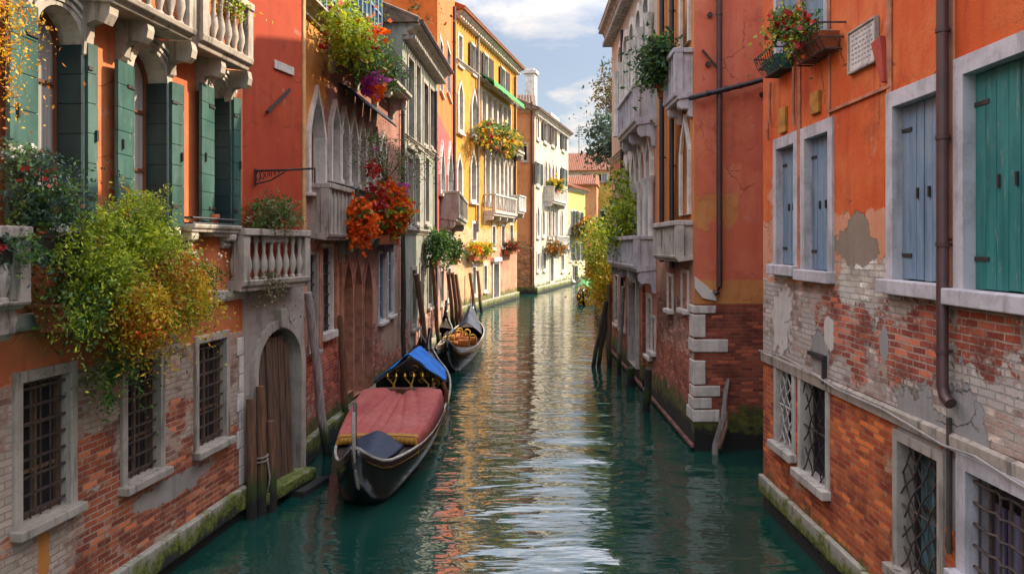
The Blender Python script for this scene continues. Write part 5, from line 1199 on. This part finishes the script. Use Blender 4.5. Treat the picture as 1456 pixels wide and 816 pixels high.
# ------------------------------------------------------------------ mooring poles
def pole(face, xb, wb, xt, yt, wt, r, mat, label, z0=-.6, group='mooring poles', cap=False):
    b = face.at(xb, HY, wb); b.z = z0; t = face.at(xt, yt, wt); root = empty('mooring_pole', (b.x, b.y, 0)); tag(root, label, 'mooring pole', group)
    mb = MB(False); q = t - b; pts = [Vector((0, 0, z0)) + q * k / 5 + Vector((.02 * math.sin(k * 2.3), .02 * math.cos(k * 1.7), 0)) * (0 < k < 5) for k in range(6)]
    mb.tube(pts, r * 1.08, 10, 0, r * .92); mb.build('shaft', M[mat], root, smooth=True)
    if cap: c = MB(False); p = pts[-1]; c.lathe(tuple(p), [(r * 1.15, -.02), (r * 1.15, .1), (r * .6, .2), (.01, .26)], 10); c.build('cap', M['iron'], root, smooth=True)
    return root
pole(L3, 470, .38, 437.5, 416, .12, .085, 'pole_grey', 'thick grey pole leaning against the red house beside the water door')
pole(L3, 497, .22, 482, 448, .08, .075, 'pole_brown', 'red brown pole leaning on the pink pilaster behind the covered gondola')
pole(L4, 575, .25, 573, 335, .20, .07, 'pole_dark', 'straight black pole at the joint of the gothic and grey green houses', cap=True)
pole(L4, 612, .45, 592, 390, .10, .10, 'pole_brown', 'bent brown pole leaning on the grey green wall, nearest of the brown group')
pole(L4, 604, .15, 597, 400, .10, .06, 'pole_dark', 'thin dark stake behind the bent brown pole')
pole(L4, 626, .25, 615, 376, .10, .08, 'pole_brown', 'tall brown pole leaning beside the second gondola')
pole(L5, 648, .5, 637, 388, .35, .09, 'pole_brown', 'first brown pole of the leaning cluster below the box balcony'); pole(L5, 655, .75, 643, 388, .45, .09, 'pole_brown', 'second brown pole of the leaning cluster, taller than its neighbours'); pole(L5, 662, 1.0, 648, 390, .55, .09, 'pole_brown', 'third brown pole of the leaning cluster, closest to the open canal')
pole(L6, 678, .6, 668, 388, .25, .10, 'pole_brown', 'brown pole before the yellow palace, first of its pair'); pole(L6, 686, .7, 679, 385, .3, .10, 'pole_brown', 'brown pole before the yellow palace, second of its pair')
pole(R3, 838, 1.15, 862, 428, .6, .07, 'pole_dark', 'dark pole leaning towards the grey palace, outer of two'); pole(R3, 846, .95, 868, 424, .45, .07, 'pole_dark', 'dark pole leaning towards the grey palace, inner of two')
pole(R3, 866, .5, 866, 404, .5, .08, 'pole_brown', 'upright orange brown pole under the climbing bush'); pole(R3, 878, .35, 886, 408, .3, .07, 'pole_grey', 'pale grey pole leaning beside the palace window')
pole(R3, 895, .3, 897, 522, .3, .12, 'pole_dark', 'short black stump in front of the palace door, farther one'); pole(R2, 918, .35, 922, 524, .35, .09, 'pole_dark', 'short black stump at the joint of palace and coral house')
def drift_post():
    g = R2f; root = empty('broken_post', g.at(1016, 640, .25)); tag(root, 'broken weathered post leaning against the dark brick of the corner house', 'post')
    a = Vector(root.location); b = g.at(1036, 538, .1)
    mb = MB(False); q = b - a; mb.tube([(0, 0, -.6), (.02, 0, .1), tuple(q * .45 + Vector((.05, 0, 0))), tuple(q * .8), tuple(q)], .075, 8, 0, .04); mb.build('post', M['grey_wood'], root, smooth=True)
    mb = MB(False); mb.tube([(.06, -.06, .05), tuple(q * .35 + Vector((.12, -.06, 0))), tuple(q * .55 + Vector((.08, -.05, 0)))], .05, 7, 0, .02); mb.build('splinter', M['old_wood'], root)
drift_post()
def door_stakes():
    for i, (px, py, h, w, lab) in enumerate(((357, 742, 1.75, .16, 'split brown stake standing in the water at the near side of the red house door'), (371, 738, 1.9, .2, 'tall worn stake with rope before the water door'), (386, 735, 1.35, .26, 'green footed stake nearest the water door step'))):
        a = L2.at(px, 700, w); a.z = 0; root = empty('wooden_stake', a); tag(root, lab, 'wooden stake', 'stakes before the water door')
        mb = MB(False); mb.tube([(0, 0, -.6), (.01, 0, h * .5), (-.02, .02, h)], .085, 9, 0, .06); mb.build('stake', M['pole_brown'], root, smooth=True)
        if i == 1: mb = MB(False); mb.tube([(.1 * math.cos(t), .1 * math.sin(t), .75 + .01 * t) for t in [j * .5 for j in range(28)]], .014, 5); mb.tube([(.1, 0, .8), (.14, -.02, .55), (.1, 0, .35)], .014, 5); mb.build('rope', M['grey_wood'], root)
door_stakes()

# ------------------------------------------------------------------ plants
f = L1
rb = random.Random(21)
def scatter(n, poly, rpx, w0, w1):
    out = []
    for i in range(n):
        (ax, ay), (bx, by), (cx_, cy_) = rb.choice(poly); p, q = rb.random(), rb.random()
        if p + q > 1: p, q = 1 - p, 1 - q
        x = ax + (bx - ax) * p + (cx_ - ax) * q; y = ay + (by - ay) * p + (cy_ - ay) * q; r = rpx * (.6 + .8 * rb.random()); out.append(blob(f, x, y, r, r * .85, w0 + (w1 - w0) * rb.random(), .16))
    return out
T1 = [((70, 340), (185, 275), (180, 430)), ((185, 275), (265, 345), (180, 430)), ((265, 345), (305, 400), (215, 430)), ((80, 360), (180, 430), (110, 470)), ((180, 430), (265, 430), (200, 500))]
T2 = [((110, 330), (190, 290), (250, 350)), ((120, 370), (250, 360), (190, 420))]
T3 = [((190, 380), (260, 370), (280, 430)), ((180, 400), (270, 430), (200, 490))]
SPR = []
for k in range(46):
    a_ = rb.choice(scatter(6, T1, 20, .35, .55))[0]; x = 70 + 240 * rb.random(); up = rb.random() < .35
    y = (290 - 40 * rb.random() if up else 440 + 75 * rb.random() * (1 - abs(x - 190) / 160)); x = min(x, 240) if up else x
    SPR.append((a_, tuple(f.at(x, y, .45 + .25 * rb.random())), .10 if not up else .04, ('leaf_lime', 'leaf_green', 'leaf_gold' if x > 170 else 'leaf_green')[k % 3], 46, .017 + .006 * rb.random()))
plant('hanging_shrub', 'huge green, gold and rust shrub spilling from the first floor balcony over the barred windows', 'shrub', f.at(190, 420, .3),
      scatter(24, T1, 24, .3, .55),
      [(11000, .021, 'leaf_green', scatter(24, T1, 25, .3, .5), .4), (13000, .020, 'leaf_lime', scatter(20, T2, 22, .45, .7), .4), (10000, .020, 'leaf_lime', scatter(18, T1, 20, .45, .65), .35), (11000, .020, 'leaf_gold', scatter(20, T3, 20, .5, .72), .45), (5000, .018, 'leaf_rust', scatter(16, T3, 17, .55, .7), .45), (1300, .022, 'leaf_green', [blob(f, 158, 530, 9, 42, .35, .10), blob(f, 185, 505, 12, 20, .45, .15)]), (2600, .02, 'leaf_green', scatter(9, [((75, 370), (150, 430), (100, 470))], 22, .35, .55))],
      [(160, .014, 'fl_white', scatter(12, [((230, 360), (310, 380), (270, 440))], 18, .5, .65), 3), (420, .016, 'fl_orange', scatter(14, T3, 16, .6, .75), 4), (120, .016, 'fl_red', scatter(8, T3, 16, .6, .75), 3)], 30, .008, trough(2.6, .3, .26, 'terracotta', f.rot), sprays=SPR, spread=.085, droop=.3, clump=16)
T4 = [((10, 290), (85, 255), (60, 350)), ((0, 330), (60, 350), (10, 385)), ((30, 225), (50, 225), (50, 290)), ((60, 300), (105, 250), (90, 300))]
plant('window_plant', 'dark green bush with red and white blooms in a black trough at the first window', 'plant', f.at(45, 335, .35),
      scatter(16, T4, 20, .3, .5), [(5500, .018, 'leaf_blue', scatter(18, T4, 19, .3, .5)), (4200, .018, 'leaf_green', scatter(16, T4, 17, .35, .5))], [(160, .016, 'fl_red', scatter(7, T4, 12, .45, .55), 6), (220, .013, 'fl_white', [blob(f, 38, 225, 13, 18, .42, .15), blob(f, 60, 262, 14, 10, .45, .15)])], 20, .006, trough(1.1, .26, .24, 'iron', f.rot), spread=.075, clump=14)
plant('balcony_plant', 'small yellow green plant trailing over the upper balcony corner', 'plant', f.at(328, 22, .3), [blob(f, 328, 8, 14, 14, .35, .15)], [(700, .02, 'leaf_lime')], (), 5, .006, round_pot(.12, .2))
plant('wall_creeper', 'golden creeper hanging at the top corner of the orange house', 'creeper', f.at(14, 20, .1), [blob(f, 4, 30, 26, 50, .3, .25), blob(f, 20, 12, 16, 26, .35, .2), blob(f, 6, 95, 9, 40, .3, .15)], [(800, .017, 'leaf_gold'), (350, .017, 'leaf_rust')], (), 12, .006, None, droop=.4)
pt = empty('flower_pot', f.at(303, 326, .1)); tag(pt, 'small terracotta pot on the sill between green shutters', 'flower pot'); round_pot(.075, .0001)
mb = MB(False); mb.lathe((0, 0, -.01), [(.05, 0), (.072, .15), (.085, .155), (.085, .21), (.07, .21), (.06, .18)], 14); mb.build('pot', M['terracotta'], pt, smooth=True)
f = L2
plant('balcony_bush', 'rounded grey green bush on the balcony of the red house', 'bush', f.at(386, 328, .2), [blob(f, 372, 308, 20, 20, .2, .2), blob(f, 400, 306, 20, 19, .2, .2), blob(f, 386, 304, 20, 20, .2, .2)], [(1700, .024, 'leaf_olive'), (1500, .024, 'leaf_green')], (), 10, .008, trough(.6, .22, .18, 'cement', f.rot))
plant('hanging_weed', 'olive weed hanging from the underside of the red house balcony', 'weed', f.at(382, 398, .2), [blob(f, 380, 402, 15, 18, .3, .12)], [(550, .022, 'leaf_olive')], (), 8, .005, droop=.5)
f = L3
def box_pot(L): return trough(L, .26, .22, 'terracotta', L3.rot)
plant('geranium_ball', 'smaller ball of orange geraniums on the iron balcony', 'flowers', f.at(508, 338, .5), [blob(f, 511, 316, 17, 30, .55, .3)], [(900, .04, 'leaf_green')], [(2200, .035, 'fl_orange', [blob(f, 512, 316, 18, 31, .58, .32)], 5), (150, .035, 'fl_red')], 8, .01, box_pot(.5))
plant('geranium_cascade', 'larger orange geranium cascade with pink blooms at its top edge', 'flowers', f.at(550, 335, .6), [blob(f, 548, 300, 28, 36, .6, .42)], [(1500, .045, 'leaf_lime'), (700, .045, 'leaf_green')], [(3400, .04, 'fl_orange', [blob(f, 553, 300, 28, 36, .65, .42)], 5), (350, .04, 'fl_red', [blob(f, 535, 285, 14, 20, .6, .3)]), (350, .04, 'fl_pink', [blob(f, 571, 275, 7, 14, .7, .25)])], 10, .01, box_pot(.7))
plant('dry_shrub', 'wispy dry olive shrub with a few red blooms above the geraniums', 'shrub', f.at(548, 258, .5), [blob(f, 555, 225, 48, 32, .7, .5), blob(f, 525, 215, 22, 32, .5, .4), blob(f, 590, 235, 22, 22, .8, .4)], [(2600, .03, 'leaf_olive', None or [blob(f, 555, 225, 48, 32, .7, .5), blob(f, 525, 215, 22, 32, .5, .4), blob(f, 590, 235, 22, 22, .8, .4)], .3), (500, .035, 'leaf_green')], [(120, .04, 'fl_red', [blob(f, 530, 242, 8, 7, .6, .15)]), (24, .03, 'fl_pink')], 26, .012, round_pot(.22, .34), spread=.16)
plant('balcony_garden', 'long green and yellow flowering bush tumbling from the top balcony of the gothic house', 'plant', f.at(505, 70, .5), [blob(f, 492, 28, 20, 28, .7, .5), blob(f, 508, 55, 24, 28, .7, .5), blob(f, 525, 85, 25, 28, .7, .5), blob(f, 540, 110, 18, 22, .7, .4), blob(f, 488, 65, 22, 16, .6, .4)],
      [(2600, .045, 'leaf_lime', [blob(f, 492, 30, 20, 30, .75, .5), blob(f, 503, 62, 22, 26, .75, .5)]), (3600, .045, 'leaf_green', [blob(f, 520, 75, 26, 28, .7, .5), blob(f, 540, 105, 20, 26, .7, .4), blob(f, 500, 50, 22, 26, .6, .5)])], [(200, .05, 'fl_red'), (260, .05, 'fl_orange', [blob(f, 515, 45, 24, 14, .8, .4)]), (160, .05, 'fl_pink', [blob(f, 530, 120, 8, 12, .8, .2)]), (90, .05, 'fl_orange', [blob(f, 533, 135, 8, 10, .8, .2)])], 18, .014, box_pot(2.2), spread=.12)
plant('planter_tree', 'green shrub on the roof between the glazed storey and the orange house', 'shrub', L4.at(592, 40, -1.5), [blob(L4, 592, 12, 16, 28, -1.0, .8)], [(1500, .09, 'leaf_olive'), (700, .09, 'leaf_green')], (), 10, .02, round_pot(.4, .5), spread=.2)
f = L5
plant('wall_bush', 'dark green bush hanging from the sill below the box balcony, nearer of two', 'bush', L4.at(618, 366, .3), [blob(L4, 624, 350, 12, 21, .5, .5)], [(1500, .06, 'leaf_green'), (600, .06, 'leaf_dark')], (), 8, .015, round_pot(.25, .3), spread=.14)
plant('wall_bush', 'smaller round green bush beside the nearer dark bush under the balcony', 'bush', f.at(646, 368, .3), [blob(f, 647, 356, 9, 12, .5, .5)], [(900, .07, 'leaf_green')], (), 6, .015, round_pot(.25, .3), spread=.14)
f = L6
plant('loggia_flowers', 'flowering hedge along the upper loggia balcony of the yellow palace', 'flowers', f.at(706, 205, .5), [blob(f, 690, 190, 9, 14, .9, .7), blob(f, 703, 192, 12, 15, .9, .7), blob(f, 718, 198, 12, 13, .9, .7), blob(f, 729, 206, 8, 10, .9, .7)], [(2200, .10, 'leaf_green'), (1200, .10, 'leaf_gold')], [(320, .10, 'fl_red'), (150, .1, 'fl_yellow')], 12, .02, trough(5.5, .4, .35, 'terracotta', f.rot), spread=.2)
plant('window_box', 'flower box with yellow blooms at the low left window of the yellow palace', 'flower box', f.at(683, 362, .3), [blob(f, 676, 353, 7, 8, .5, .5), blob(f, 688, 353, 8, 7, .5, .5)], [(900, .09, 'leaf_lime')], [(260, .09, 'fl_yellow'), (120, .09, 'fl_orange')], 8, .015, trough(4.0, .4, .35, 'terracotta', f.rot), spread=.15)
plant('window_box', 'flower box with rusty plants above the door of the yellow palace', 'flower box', f.at(726, 356, .3), [blob(f, 727, 349, 10, 6, .5, .5)], [(600, .09, 'leaf_olive')], [(160, .09, 'fl_red')], 6, .015, trough(2.6, .4, .3, 'terracotta', f.rot), spread=.15)
f = L7
plant('window_box', 'yellow green plants on the upper balcony of the white house', 'flower box', f.at(790, 270, .7), [blob(f, 790, 262, 8, 5, .8, .6)], [(600, .13, 'leaf_gold'), (300, .13, 'leaf_green')], (), 6, .02, trough(2.5, .4, .3, 'terracotta', f.rot), spread=.2)
plant('window_box', 'reddish plants hanging on the lower balcony of the white house', 'flower box', f.at(790, 352, .8), [blob(f, 790, 352, 10, 8, 1.0, .6)], [(500, .13, 'leaf_olive'), (300, .13, 'leaf_rust')], (), 6, .02, trough(2.5, .4, .3, 'terracotta', f.rot), spread=.2)
plant('far_bush', 'dark reddish bush at the end of the canal by the low house', 'bush', P(828, 345, 78), [blobY(826, 330, 8, 10, 78), blobY(832, 320, 8, 9, 78)], [(700, .16, 'leaf_olive'), (500, .16, 'leaf_rust')], (), 8, .03, None, spread=.3)
f = R1
plant('basket_flowers', 'red geraniums over green leaves in the wide basket', 'flowers', f.at(1128, 66, .25), [blob(f, 1124, 38, 20, 20, .3, .25), blob(f, 1140, 50, 14, 16, .3, .2)], [(1500, .028, 'leaf_green'), (500, .028, 'leaf_lime')], [(300, .03, 'fl_red'), (60, .03, 'fl_orange')], 10, .007)
f = R2
plant('balcony_shrub', 'dense dark green shrub growing on the coral house balcony over the canal', 'shrub', f.at(945, 120, .3), [blob(R3, 936, 76, 14, 22, .5, .4), blob(R3, 933, 98, 15, 18, .5, .4)], [(1600, .05, 'leaf_dark'), (1400, .05, 'leaf_green')], (), 10, .014, round_pot(.2, .3), spread=.13)
f = R3
plant('wall_vine', 'yellow green vine climbing the far corner of the grey palace', 'vine', f.at(888, 400, .1), [blob(f, 884, 272, 13, 34, .3, .5), blob(f, 878, 318, 15, 28, .5, .6), blob(f, 895, 300, 11, 36, .25, .4)], [(2600, .055, 'leaf_lime'), (900, .055, 'leaf_green')], (), 14, .015, None, spread=.2, droop=.3)
plant('canal_bush', 'bright yellow green bush hanging from the garden wall down to the water', 'bush', (3.75, 29.6, 2.7), [blobY(853, 345, 19, 28, 29.6, .7), blobY(856, 385, 18, 38, 29.4, .6), blobY(852, 322, 14, 16, 29.8, .6)], [(4200, .06, 'leaf_lime'), (1700, .06, 'leaf_gold', [blobY(856, 395, 16, 32, 29.3, .6)])], (), 20, .015, None, spread=.2, droop=.6)
plant('garden_tree', 'airy blue green tree rising behind the garden wall', 'tree', (4.6, 33.5, .7), [blobY(872, 195, 30, 30, 33.5, 1.2), blobY(858, 215, 18, 12, 33.5, .8), blobY(866, 180, 18, 18, 33, .8), blobY(890, 215, 20, 25, 33, 1)], [(3400, .085, 'leaf_blue')], (), 26, .025, None, spread=.26, trunk=[(4.6, 33.5, .7), (4.7, 33.4, 4), (4.55, 33.5, 7)], clump=9)
plant('garden_tree', 'dull olive tree behind the blue green one, against the sky', 'tree', (5.6, 37.5, .7), [blobY(880, 135, 26, 26, 37.5, 1.3), blobY(868, 112, 12, 18, 37.5, .9), blobY(890, 150, 20, 25, 37, 1.2)], [(2200, .085, 'leaf_olive'), (800, .085, 'leaf_blue')], (), 30, .025, None, spread=.3, trunk=[(5.6, 37.5, .7), (5.5, 37.4, 5), (5.45, 37.5, 9)], clump=9)
